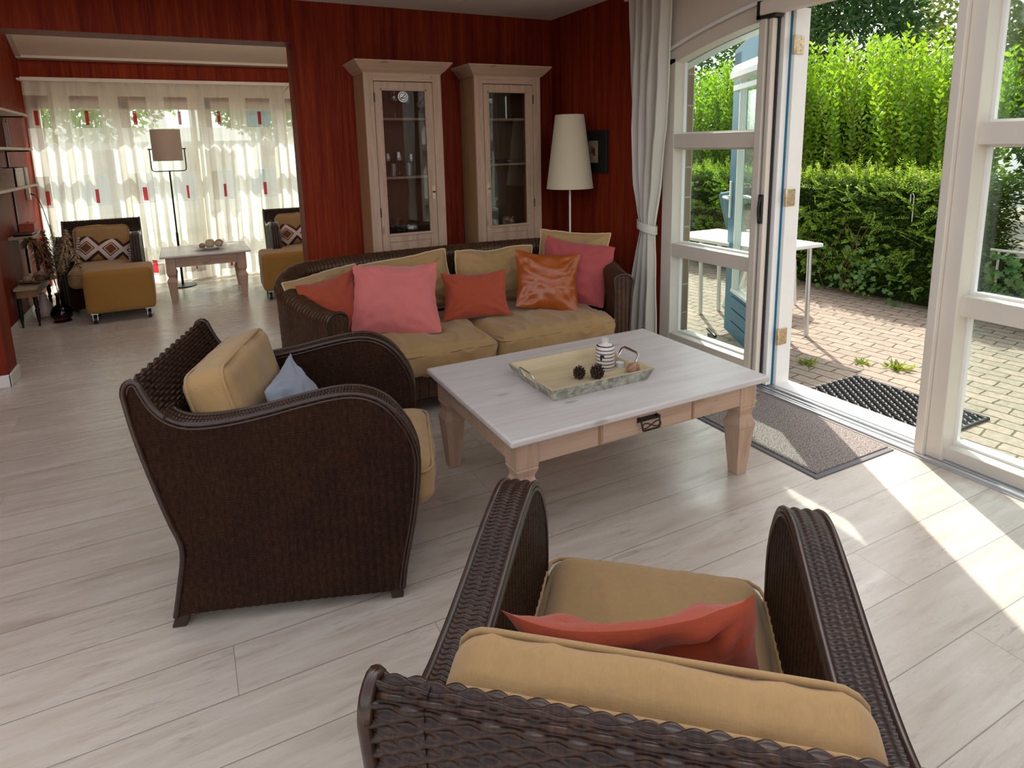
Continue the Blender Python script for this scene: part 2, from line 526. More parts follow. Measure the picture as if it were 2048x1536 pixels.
MT['rose'] = fabric('rose_linen', (0.37, 0.065, 0.065))
MT['rust'] = fabric('rust_linen', (0.33, 0.055, 0.022))
MT['satin'] = fabric('burnt_orange_satin', (0.31, 0.065, 0.008), rough=0.36, weave=0.06, sheen=0.0, spec=0.6)
MT['blueg'] = fabric('grey_blue_linen', (0.24, 0.26, 0.31))
MT['pine'] = wood('limed_pine', (0.50, 0.335, 0.235), (0.35, 0.215, 0.135), 'z')
MT['pinex'] = wood('limed_pine_lengthwise', (0.50, 0.335, 0.235), (0.35, 0.215, 0.135), 'x')
MT['pinedk'] = wood('dark_and_shaded_pine', (0.36, 0.20, 0.095), (0.26, 0.135, 0.06), 'z', knots=False)  # browner pine copy; the cabinet sides' shading is put into this colour
MT['ttop'] = wood('whitewashed_top', (0.60, 0.55, 0.52), (0.50, 0.44, 0.41), 'x', rough=0.38)
MT['tray'] = wood('pale_bamboo_tray', (0.56, 0.45, 0.28), (0.45, 0.34, 0.19), 'x', knots=False)
MT['trayside'] = simple('worn_grey_tray_edge', (0.34, 0.33, 0.27), 0.7, 0.2, vary=0.5, scale=35)
MT['shelfw'] = wood('grey_pine_shelf', (0.46, 0.36, 0.27), (0.33, 0.24, 0.17), 'y', knots=False)
MT['shade'] = fabric('cream_lampshade', (0.60, 0.52, 0.36), vary=0.06, weave=0.15)
MT['shade2'] = fabric('taupe_lampshade', (0.42, 0.33, 0.26), vary=0.06, weave=0.15)
MT['pavers'] = paver_mat()
MT['brick'] = brick_mat()
MT['mat'] = speckle_mat('speckled_mat_pile', (0.085, 0.065, 0.058), (0.40, 0.35, 0.32))
MT['matedge'] = simple('grey_rubber_edge', (0.12, 0.115, 0.12), 0.6, 0.3)
# ================================================================== SETTING
XW = 3.05          # inner face of the window wall
YB = 5.08          # front face of the wall with the wide opening
YF = 8.65          # far window wall
XL = -1.45         # left wall of the far room
ZC = 2.59
def arch(y): return 2.29 - 0.11 * (y - 2.18) ** 2

mb = MB(); mb.box(-3.2, 3.13, -4.0, 8.9, -0.06, 0.0)
structure(mb.build('floor', MT['floor'], smooth=0), 'pale whitewashed plank laminate floor through both rooms')

# ceilings
mb = MB()
for x0, x1 in ((-3.2, -0.352), (-0.348, 0.2), (0.2, 2.048), (2.052, 3.25)):
    mb.box(x0, x1, 1.8 if x1 > 0.3 else 3.7, YB + 0.12, ZC, ZC + 0.05)
structure(mb.build('ceiling', MT['ceil'], smooth=0), 'pale board ceiling of the front room')
mb = MB()
mb.box(-0.36, -0.34, 3.7, YB, ZC + 0.004, ZC + 0.04)
mb.box(2.04, 2.06, 1.8, YB, ZC + 0.004, ZC + 0.04)
structure(mb.build('trim_1', MT['cream'], smooth=0), 'narrow seam strips between the ceiling boards')
zr = lambda y: 2.53 + 0.54 * (YF - y)
mb = MB()
mb.prism([(YF + 0.2, zr(YF + 0.2)), (6.35, zr(6.35)), (6.35, zr(6.35) + 0.08), (YF + 0.2, zr(YF + 0.2) + 0.08)], -1.6, 3.25, 'x')   # roof beyond is an added unseen opening that lets in daylight
for xa_ in (-1.6, 0.0, 1.5, 3.15): mb.prism([(6.35, zr(6.35)), (5.25, zr(5.25)), (5.25, zr(5.25) + 0.08), (6.35, zr(6.35) + 0.08)], xa_, xa_ + 0.1, 'x')
structure(mb.build('ceiling_sloped', MT['ceil2'], smooth=0), 'sloping pale ceiling of the far room')
mb = MB()
mb.prism([(YF, 2.53), (YF - 0.075, 2.53 + 0.012), (YF - 0.075, 2.53 + 0.042), (YF, 2.57)], XL, XW, 'x')
dy = 0.95
mb.add([(XL + a, y, zr(y) - b) for y in (YF - 0.05, YB + 0.3) for a, b in ((0, 0), (0.05, 0), (0.05, 0.02), (0, 0.02))],
       [(0, 1, 2, 3), (7, 6, 5, 4), (0, 4, 5, 1), (1, 5, 6, 2), (2, 6, 7, 3), (3, 7, 4, 0)])
structure(mb.build('trim_2', MT['cream'], smooth=0), 'pale ceiling edge trim in the far room')

# partition wall with the wide opening
mb = MB()
OX0, OX1, OZ = -1.165, 0.81, 2.29
mb.box(-3.2, OX0, YB, YB + 0.24, 0, 2.75)
mb.box(OX1, XW, YB, YB + 0.24, 0, 2.75)
mb.box(OX0, OX1, YB, YB + 0.24, OZ, 2.75)
structure(mb.build('wall_back', MT['red'], smooth=0), 'streaked brick red wall with a wide opening to the far room')
mb = MB(); mb.box(XL, XW, YB + 0.1, YB + 0.23, 2.75, 4.4)
structure(mb.build('wall_gable', MT['ceil2'], smooth=0), 'pale gable above the wide opening, on the side of the far room')
# far room left wall, far wall
mb = MB(); mb.box(XL - 0.15, XL, YB + 0.24, YF + 0.2, 0, 4.4)
structure(mb.build('wall_left', MT['red'], smooth=0), 'brick red left wall of the far room')
mb = MB()
mb.box(XL, -1.41, YF, YF + 0.2, 0, 2.7)
mb.box(-1.41, XW, YF, YF + 0.2, 2.12, 2.7)
mb.box(-1.41, XW, YF, YF + 0.2, 0, 0.10)
mb.box(2.95, XW, YF, YF + 0.2, 0.1, 2.12)
structure(mb.build('wall_far', MT['red'], smooth=0), 'red strip of wall above the far curtained windows')
# right wall
mb = MB()
ys = np.linspace(0.82, 3.545, 40)
mb.box(XW, XW + 0.2, 3.62, YF + 0.2, 0, 4.4, 0)
mb.box(XW, XW + 0.2, 3.545, 3.62, 0, arch(3.545), 0)
mb.prism([(y, arch(y)) for y in ys] + [(3.62, arch(3.545)), (3.62, 2.75), (0.82, 2.75)], XW, XW + 0.2, 'x', 1)
mb.box(XW, XW + 0.2, -3.4, 0.82, 0, 2.75, 0)
structure(mb.build('wall_right', [MT['red'], MT['cream']], smooth=0), 'red and cream wall holding the arched garden doors')
mb = MB(); mb.box(XW + 0.2, XW + 0.30, 3.585, YF + 0.2, -0.05, 2.6)
mb.box(XW + 0.2, XW + 0.30, -3.4, 0.92, -0.05, 2.6)
structure(mb.build('wall_outside', MT['brick'], smooth=0), 'brown brick outer face of the house')
# raised arch moulding
mb = MB()
P = [(y, arch(y) + 0.012) for y in ys]
out_ = [(y, arch(y) + 0.035) for y in ys]
mb.prism(P + out_[::-1], XW - 0.022, XW, 'x')
structure(mb.build('trim_3', MT['white'], smooth=50, bevel=0.004), 'raised white arch moulding above the garden doors')
# baseboards
mb = MB()
mb.box(XL, XL + 0.014, YB + 0.24, YF, 0, 0.065)
structure(mb.build('baseboard_left', MT['whitewood'], smooth=0, bevel=0.003))
mb = MB()
mb.box(-3.2, OX0 + 0.012, YB - 0.014, YB, 0, 0.085)
mb.box(OX0, OX0 + 0.014, YB - 0.014, YB + 0.24, 0, 0.085)
mb.box(OX1 - 0.014, OX1, YB - 0.014, YB + 0.24, 0, 0.085)
mb.box(OX1 - 0.014, XW, YB - 0.014, YB, 0, 0.085)
structure(mb.build('baseboard_back', MT['whitewood'], smooth=0, bevel=0.003))
mb = MB(); mb.box(XW - 0.014, XW, 3.62, YB - 0.014, 0, 0.085)
structure(mb.build('baseboard_right', MT['whitewood'], smooth=0, bevel=0.003))
mb = MB(); mb.box(-3.25, -3.2, 1.6, YB + 0.24, 0, 2.75)
structure(mb.build('wall_side', MT['red'], smooth=0), 'brick red side wall of the front room, left of the picture')

# ---------------------------------------------------------------- sidelights beside the garden doors
def sidelight(name, label, ya, yb, yin, yout, gl, rails, zb):
    """ya<yb extents; yin: edge next to the door, yout: outer edge stile inner line"""
    w = struct_empty(name, label)
    m = MB()
    yy = np.linspace(ya, yb, 24)
    x0, x1 = XW - 0.012, XW + 0.085
    lo, hi = min(yout, yin), max(yout, yin)
    # top rail under the arch, outer stile, rails, bottom rail
    m.prism([(y, arch(y)) for y in yy] + [(y, arch(y) - 0.085) for y in yy[::-1]], x0, x1, 'x')
    if yout > yin: m.box(x0, x1, yout, yb, 0.0, 2.06)
    else: m.box(x0, x1, ya, yout, 0.0, 2.06)
    el, eh = (0.0, 0.03) if yin == hi else (0.03, 0.0)
    for z0, z1 in rails: m.box(x0 + 0.002, x1, lo - 0.03, hi + 0.03, z0, z1)
    m.box(x0 + 0.002, x1, lo - 0.03, hi + 0.03, 0.0, zb)
    m.build('window_frame', MT['cream'], w, smooth=30, bevel=0.004)
    # pale glazing beads
    b = MB(); xb0, xb1 = XW + 0.06, XW + 0.085
    spans = [(zb, rails[0][0]), (rails[0][1], rails[1][0])]
    for z0, z1 in spans:
        for y0, y1 in ((lo, lo + 0.014), (hi - 0.014, hi)): b.box(xb0, xb1, y0, y1, z0 + 0.012, z1 - 0.012)
        b.box(xb0, xb1, lo, hi, z0, z0 + 0.012); b.box(xb0, xb1, lo, hi, z1 - 0.012, z1)
    z0 = rails[1][1]
    for y0, y1 in ((lo, lo + 0.014), (hi - 0.014, hi)): b.box(xb0, xb1, y0, y1, z0 + 0.012, arch((y0 + y1) / 2) - 0.085)
    b.box(xb0, xb1, lo, hi, z0, z0 + 0.012)
    b.build('glazing_bead', MT['white'], w, smooth=0)
    g = MB(); y2 = np.linspace(lo, hi, 16)
    g.prism([(lo, zb), (hi, zb)] + [(y, arch(y) - 0.08) for y in y2[::-1]], XW + 0.088, XW + 0.094, 'x')
    g.build('pane', MT['glass'], w, smooth=0)
    o = MB()
    for z0, z1 in list(rails) + [(0.0, zb)]: o.box(XW + 0.1, XW + 0.15, lo, hi, z0, z1)
    o.prism([(y, arch(y)) for y in yy] + [(y, arch(y) - 0.085) for y in yy[::-1]], XW + 0.1, XW + 0.2, 'x')
    o.build('outer_frame', MT['white'], w, smooth=0)
    return w
RAILS = [(0.704, 0.797), (1.461, 1.556)]
sidelight('window_1', 'three pane arched sidelight left of the garden door opening', 2.70, 3.545, 2.70, 3.437, 0, RAILS, 0.138)
sidelight('window_2', 'three pane arched sidelight right of the garden door opening', 0.82, 1.60, 1.535, 0.93, 0, RAILS, 0.073)

# ---------------------------------------------------------------- door opening: posts, screen cassette, threshold
d1 = struct_empty('door_1', 'garden door opening with white posts and a folded insect screen', 'door')
m = MB()
m.box(XW - 0.06, XW + 0.085, 1.605, 1.645, 0.0, 2.2)             # screen profile, right
m.box(XW - 0.035, XW + 0.085, 1.535, 1.605, 0.0, 2.24)           # right post
m.build('post', MT['cream'], d1, smooth=0, bevel=0.004)
m = MB()
m.box(XW - 0.055, XW + 0.0, 2.655, 2.705, 0.03, 2.175)
m.build('screen_profile', MT['cream'], d1, smooth=0, bevel=0.006)
m = MB(); m.box(XW - 0.05, XW - 0.005, 2.61, 2.64, 0.03, 2.17)
m.build('screen_profile', MT['cream'], d1, smooth=0, bevel=0.006)
m = MB(); m.box(XW - 0.016, XW - 0.002, 2.6, 2.66, 0.03, 2.18)
m.box(XW - 0.066, XW + 0.0, 2.585, 2.715, 2.172, 2.192); m.box(XW - 0.066, XW, 2.69, 2.715, 2.17, 2.27)
m.build('screen_seal', MT['black'], d1, smooth=0)
m = MB(); m.box(XW - 0.075, XW - 0.0, 1.60, 2.69, 2.19, 2.265)
m.build('screen_cassette', MT['cream'], d1, smooth=0, bevel=0.008)
m = MB()
arcp = [(XW - 0.062 - 0.016 * math.sin(PI * t), 2.626, 1.03 + 0.15 * t) for t in np.linspace(0, 1, 9)]
m.tube(arcp, 0.007, 6); m.box(XW - 0.066, XW - 0.048, 2.615, 2.637, 1.02, 1.19)
m.build('pull_handle', MT['black'], d1)
m = MB()
m.box(XW + 0.005, XW + 0.16, 2.575, 2.70, 0.02, 2.25)
m.box(XW + 0.0, XW + 0.085, 1.5, 2.7, 2.25, 2.3)
m.box(XW + 0.055, XW + 0.17, 2.545, 2.6, 0.02, 2.22)
m.build('door_frame', MT['white'], d1, smooth=0, bevel=0.003)
m = MB(); m.box(XW + 0.047, XW + 0.055, 2.566, 2.58, 0.02, 2.22)
m.build('frame_stripe', MT['blue'], d1, smooth=0)
for z in (0.33, 1.17, 2.02):
    m = MB()
    m.box(XW + 0.058, XW + 0.12, 2.536, 2.546, z - 0.05, z + 0.05)
    m.tube([(XW + 0.052, 2.545, z - 0.05), (XW + 0.052, 2.545, z + 0.05)], 0.011, 10)
    for k in (-0.03, 0.0, 0.03):
        m.tube([(XW + 0.095, 2.538, z + k), (XW + 0.095, 2.533, z + k)], 0.006, 8)
    m.build('hinge', MT['brass'], d1, bevel=0.002)
m = MB()
for x0, x1, z in ((-0.07, -0.055, 0.016), (-0.04, -0.03, 0.014), (-0.012, 0.0, 0.016), (0.03, 0.045, 0.018)):
    m.box(XW + x0, XW + x1, 0.92, 2.72, 0.0, z)
m.box(XW - 0.08, XW + 0.06, 0.92, 2.72, 0.0, 0.006)
m.build('threshold_track', MT['alu'], d1, smooth=0)
m = MB(); m.box(XW + 0.06, XW + 0.2, 0.92, 2.72, -0.05, 0.022)
m.build('threshold_sill', MT['white'], d1, smooth=0, bevel=0.005)

# ---------------------------------------------------------------- open blue door leaf, swung outwards
HX, HY = XW + 0.19, 2.60
d2 = struct_empty('door_2', 'blue glazed garden door leaf standing open outside', 'door')
d2.location = (HX, HY, 0.0); d2.rotation_euler = (0, 0, math.atan2(0.866, 0.5))
LW, TH = 1.13, 0.055          # local x along the leaf, y thickness
m = MB()
m.box(0, 0.11, 0, TH, 0.02, 2.2); m.box(LW - 0.17, LW, 0, TH, 0.02, 2.14)
tops = np.linspace(0, LW, 12)
m.prism([(x, 2.26 - 0.10 * (x / LW) ** 2) for x in tops] + [(LW, 1.98), (0, 1.98)], 0, TH, 'y')
m.box(0.1, LW - 0.16, 0, TH, 0.02, 0.37)
m.build('leaf', MT['blue'], d2, smooth=0, bevel=0.004)
m = MB()
for z0, z1 in ((0.04, 0.135), (0.145, 0.235), (0.245, 0.33)): m.box(0.12, LW - 0.18, TH, TH + 0.012, z0, z1)
m.build('panel_board', MT['blue'], d2, smooth=0, bevel=0.004)
m = MB(); m.box(0.11, LW - 0.17, TH * 0.4, TH * 0.55, 0.37, 1.98); m.build('pane', MT['glass'], d2, smooth=0)
m = MB()
for x0, x1 in ((0.11, 0.125), (LW - 0.19, LW - 0.17)): m.box(x0, x1, TH * 0.2, TH + 0.004, 0.37, 1.98)
m.box(0.11, LW - 0.17, TH * 0.2, TH + 0.012, 0.365, 0.385)
m.build('glazing_bead', MT['white'], d2, smooth=0)
m = MB(); m.prism([(TH, 1.92), (TH + 0.06, 1.945), (TH + 0.06, 1.985), (TH + 0.035, 2.04), (TH, 2.04)], 0.05, LW - 0.11, 'x')
m.box(0.08, LW - 0.1, TH, TH + 0.03, 1.86, 1.9)
m.build('blind_box', MT['white'], d2, smooth=0, bevel=0.004)
for sgn in (1, -1):
    yb = TH if sgn > 0 else 0
    m = MB(); m.box(LW - 0.075, LW - 0.04, min(yb, yb + sgn * 0.012), max(yb, yb + sgn * 0.012), 0.92, 1.2)
    m.tube([(LW - 0.057, yb + sgn * 0.01, 1.08), (LW - 0.057, yb + sgn * 0.055, 1.08), (LW - 0.07, yb + sgn * 0.06, 1.08), (LW - 0.2, yb + sgn * 0.06, 1.078)], [0.012, 0.012, 0.012, 0.009], 8)
    m.build('handle', MT['white'], d2, bevel=0.003)

# ---------------------------------------------------------------- far windows behind the sheers
fx = [(-1.41, -0.55), (-0.55, 0.31), (0.31, 1.17), (1.17, 2.06), (2.06, 2.95)]
for k, (a, b) in enumerate(fx):
    w = struct_empty('window_%d' % (k + 3), 'three pane far window bay behind the sheer curtains')
    m = MB(); y0, y1 = YF + 0.05, YF + 0.13
    m.box(a, a + 0.075, y0, y1, 0.1, 2.12); m.box(b - 0.075, b, y0, y1, 0.1, 2.12)
    for z0, z1 in ((0.1, 0.19), (0.69, 0.80), (1.45, 1.56), (2.02, 2.12)): m.box(a, b, y0, y1, z0, z1)
    m.build('window_frame', MT['cream'], w, smooth=0, bevel=0.004)
    m = MB(); m.box(a + 0.07, b - 0.07, y0 + 0.03, y0 + 0.036, 0.18, 2.04); m.build('pane', MT['glass'], w, smooth=0)
mb = MB(); mb.box(XL + 0.04, XW, 8.36, 8.44, 2.285, 2.325)
structure(mb.build('trim_4', MT['whitewood'], smooth=0, bevel=0.004), 'white curtain rail along the far windows')
mb = MB(); mb.box(XL, XW, 8.44, YF, 2.30, 2.32)
structure(mb.build('trim_5', MT['whitewood'], smooth=0), 'pelmet board behind the far curtain rail')
mb = MB(); mb.box(XW - 0.11, XW - 0.085, 0.4, 3.88, 2.50, 2.53); 
for y in (0.6, 1.6, 2.7, 3.8): mb.box(XW - 0.1, XW - 0.095, y - 0.01, y + 0.01, 2.53, ZC)
structure(mb.build('trim_6', MT['whitewood'], smooth=0), 'white curtain rail above the garden doors')

# paved yard
mb = MB(); mb.box(XW + 0.2, 16, -8, 24, -0.10, -0.035); mb.box(-14, XW + 0.2, YF + 0.2, 24, -0.10, -0.035)
structure(mb.build('ground', MT['pavers'], smooth=0), 'weathered interlocking clay pavers of the yard')
# ================================================================== wicker and cushions
def weave_h(U, V, pu, pv, amp, mode):
    row = np.floor(V / pv)
    fv = V / pv - row
    c = np.sqrt(np.clip(1 - (2 * fv - 1) ** 2, 0, 1))
    if mode == 'basket':
        s = 0.5 + 0.5 * np.cos(PI * (U / pu + row))
        return amp * (c * (0.12 + 0.88 * s ** 0.8) - 0.35 * (1 - c))
    if mode == 'band':        # weavers running across, gathered into ribs
        s = 0.5 + 0.5 * np.cos(2 * PI * U / pu)
        return amp * (0.45 * s + 0.55 * c * (0.5 + 0.5 * s))
    if mode == 'rib':         # upright ribs only; fine rows come from the material
        s = np.abs(np.cos(PI * U / pu))
        return amp * np.sqrt(s)
    return 0 * U

def weave(mb, P, U, V, pu, pv, amp, mode, mi=0, flip=False, edge=True):
    n = grid_normals(P)
    if flip: n = -n
    h = weave_h(U, V, pu, pv, amp, mode) - (0.006 if mode == 'basket' else 0.0)
    Q = P + n * h[..., None]
    mb.grid(Q, mi, np.stack([U, V], -1), flip=flip)
    return Q

def sweep_x(path, xs):
    """path (n,2) of (y,z) extruded over xs -> grid (n, len(xs), 3), U across, V along"""
    n = len(path); k = len(xs)
    P = np.zeros((n, k, 3))
    P[:, :, 0] = xs[None, :]; P[:, :, 1] = path[:, 0:1]; P[:, :, 2] = path[:, 1:2]
    L = arclen(path)
    U = np.repeat(xs[None, :], n, 0); V = np.repeat(L[:, None], k, 1)
    return P, U, V

def rounded_cushion(w, d, h, r=0.05, bulge=0.03, n=26, seed=0, wr=0.006, sag=0.0, wf=7.0, crease=None):
    """box cushion centred on x,y with its base at z=0; returns MB"""
    bm = bmesh.new()
    bmesh.ops.create_cube(bm, size=2.0)
    bmesh.ops.subdivide_edges(bm, edges=bm.edges, cuts=n, use_grid_fill=True)
    off = Vector((seed * 3.1, seed * 1.7, seed * 0.9))
    for v in bm.verts:
        q = v.co.copy()
        p = Vector((q.x * w / 2, q.y * d / 2, q.z * h / 2))
        rr = min(r, h / 2 * 0.98)
        c = Vector((max(-w / 2 + rr, min(w / 2 - rr, p.x)), max(-d / 2 + rr, min(d / 2 - rr, p.y)), max(-h / 2 + rr, min(h / 2 - rr, p.z))))
        dlt = p - c
        if dlt.length > 1e-6: p = c + dlt.normalized() * rr
        fx, fy, fz = 1 - q.x ** 2, 1 - q.y ** 2, 1 - q.z ** 2
        if p.z > 0: p.z += bulge * (max(fx, 0) * max(fy, 0)) ** 0.6 - sag * max(fx, 0) * max(fy, 0)
        else: p.z -= bulge * 0.3 * max(fx, 0) * max(fy, 0)
        p.x += math.copysign(bulge * 0.5 * max(fy, 0) * max(fz, 0), q.x) if abs(q.x) > 0.97 else 0
        p.y += math.copysign(bulge * 0.6 * max(fx, 0) * max(fz, 0), q.y) if abs(q.y) > 0.97 else 0
        s1 = noise.noise(Vector((p.x * wf, p.y * wf * 0.5, p.z * wf)) + off)
        s2 = noise.noise(Vector((p.x * wf * 3, p.y * wf * 1.2, p.z * wf)) + off * 2)
        s3 = 1 - abs(noise.noise(Vector((p.x * wf * 1.3, p.y * wf * 0.6, p.z * wf)) + off * 3))
        k = wr * (1.0 * s1 + 0.45 * s2 + 1.1 * (s3 ** 6 - 0.3))
        nn = Vector((q.x if abs(q.x) > 0.97 else 0, q.y if abs(q.y) > 0.97 else 0, q.z if abs(q.z) > 0.97 else 0))
        if nn.length > 0: p += nn.normalized() * k
        if crease: p.z += crease(p)
        p.z += h / 2
        v.co = p
    V = [tuple(v.co) for v in bm.verts]; F = [tuple(v.index for v in f.verts) for f in bm.faces]
    bm.free()
    m = MB(); m.add(V, F, 0)
    return m

def piping(w, d, h, r, z, pr=0.006, bulge=0.0):
    pts = []
    rr = r
    for cx, cy, a0 in ((w / 2 - rr, d / 2 - rr, 0), (-w / 2 + rr, d / 2 - rr, 90), (-w / 2 + rr, -d / 2 + rr, 180), (w / 2 - rr, -d / 2 + rr, 270)):
        for a in np.linspace(a0, a0 + 90, 6):
            pts.append((cx + rr * math.cos(math.radians(a)), cy + rr * math.sin(math.radians(a)), z))
    P = resample(np.array(pts), 80, True)
    P = P.copy()
    fx = 1 - (P[:, 0] / (w / 2)) ** 2; fy = 1 - (P[:, 1] / (d / 2)) ** 2
    P[:, 1] += np.sign(P[:, 1]) * bulge * 0.3 * np.clip(fx, 0, 1) * (fy < 0.2)
    for i in range(len(P)):
        P[i, 2] += 0.005 * noise.noise(Vector((P[i, 0] * 9, P[i, 1] * 9, z * 5)))
    return P

def throw_cushion(w, h, t, n=34, seed=0, pinch=0.07, wr=0.01, flange=0.0, radial=0.0, dent=0.0):
    """square scatter cushion standing up: local x width, z height (base z=0), y thickness"""
    m = MB()
    g = np.linspace(-1, 1, n)
    U, V = np.meshgrid(g, g, indexing='ij')
    def sheet(sgn):
        P = np.zeros((n, n, 3))
        for i in range(n):
            for j in range(n):
                u, v = U[i, j], V[i, j]
                a, b = max(1 - u * u, 0), max(1 - v * v, 0)
                x = u * w / 2 * (1 - pinch * b); z = v * h / 2 * (1 - pinch * a)
                th = t / 2 * (a * b) ** 0.55 * (1 if max(abs(u), abs(v)) < 0.999 else 0)
                if flange:
                    e = min(1.0, max(0.0, (1 - max(abs(u), abs(v))) / flange))
                    th *= e ** 0.5
                q = Vector((x * 8, sgn * 2.0 + seed * 3.3, z * 8))
                wv = noise.noise(q) + 0.6 * noise.noise(q * 2.3 + Vector((5, 1, 2)))
                rid = (1 - abs(noise.noise(Vector((x * 6 + seed, z * 14, sgn + seed * 2.0))))) ** 7
                env = min(1.0, 3 * (a * b))
                dsp = wr * (wv + 0.9 * rid) * env
                for cu, cv in ((1, 1), (1, -1), (-1, 1), (-1, -1)):      # pulls running in from the corners
                    dx_, dv_ = u - cu, v - cv; rr_ = math.hypot(dx_, dv_)
                    if rr_ < 1.25:
                        an = math.atan2(dv_ * cv, dx_ * cu)
                        dsp += wr * 0.9 * math.sin(11 * an + seed + cu * 2 + cv) * math.exp(-((rr_ - 0.45) / 0.38) ** 2) * env
                if radial:
                    ang = math.atan2(v, u); rad = math.hypot(u, v)
                    dsp += radial * math.sin(9 * ang + 3 * noise.noise(Vector((u * 2, v * 2, seed)))) * min(1, rad * rad) * env
                if dent: dsp -= dent * math.exp(-((u / 0.45) ** 2 + ((v - 0.35) / 0.6) ** 2)) * env
                edge = (0.008 if flange else 0.004) * noise.noise(Vector((x * 25, z * 25, seed)))
                P[i, j] = (x + edge, sgn * (th + dsp) if env > 0 else 0.0, z + h / 2 + edge)
        return P
    f = sheet(-1); b = sheet(1)
    for sh_ in (f, b):                      # slumped outline and curling corners
        for i in range(n):
            for j in range(n):
                p = sh_[i, j]; u, v = U[i, j], V[i, j]
                q = Vector((p[0] * 4.5 + seed * 1.9, p[2] * 4.5, seed * 0.7))
                p[0] += 0.05 * w * noise.noise(q); p[2] += 0.05 * h * noise.noise(q + Vector((9, 2, 4)))
                p[1] += -0.035 * (u * u * v * v) + 0.02 * noise.noise(q + Vector((1, 8, 3))) + 0.012 * (v * v)
    for k in (0, -1):
        b[k, :, :] = f[k, :, :]; b[:, k, :] = f[:, k, :]
    zmin = min(f[..., 2].min(), b[..., 2].min())
    f[..., 2] -= zmin; b[..., 2] -= zmin
    m.grid(f, 0); m.grid(b, 0, flip=True)
    m.border = np.concatenate([f[0, :, :], f[1:, -1, :], f[-1, -2::-1, :], f[-2:0:-1, 0, :]])
    return m

def pose(o, base, yaw=0, tilt=0, roll=0):
    """tilt leans the top backwards (local +y), yaw turns about z, degrees"""
    R_ = Matrix.Rotation(math.radians(yaw), 4, 'Z') @ Matrix.Rotation(math.radians(-tilt), 4, 'X') @ Matrix.Rotation(math.radians(roll), 4, 'Y')
    o.matrix_world = Matrix.Translation(base) @ R_
    return o

# ------------------------------------------------------------------ rattan armchair
CH_REAR = [(-.012, .045), (.015, .169), (.03, .247), (.029, .303), (.005, .385), (-.022, .496), (-.043, .589), (-.063, .694), (-.077, .80)]
CH_TOP = [(-.077, .80), (-.071, .826), (-.051, .841), (-.033, .832), (-.022, .805), (.001, .754), (.035, .715), (.078, .693), (.136, .686), (.223, .692), (.324, .708), (.428, .729), (.533, .745), (.603, .742), (.665, .716), (.712, .671), (.753, .606)]
CH_FRONT = [(.753, .606), (.775, .539), (.778, .458), (.756, .297), (.721, .132), (.707, .04)]
HW, AW = 0.342, 0.072

def coons(left, top, right, bottom, A, B):
    """left/right bottom->top, bottom/top rear->front; returns (A,B,2)"""
    l = resample(left, B); r = resample(right, B); t = resample(top, A); b = resample(bottom, A)
    u = np.linspace(0, 1, A)[:, None, None]; v = np.linspace(0, 1, B)[None, :, None]
    return ((1 - v) * b[:, None, :] + v * t[:, None, :] + (1 - u) * l[None] + u * r[None]
            - ((1 - u) * (1 - v) * b[0] + u * v * t[-1] + u * (1 - v) * b[-1] + (1 - u) * v * t[0]))

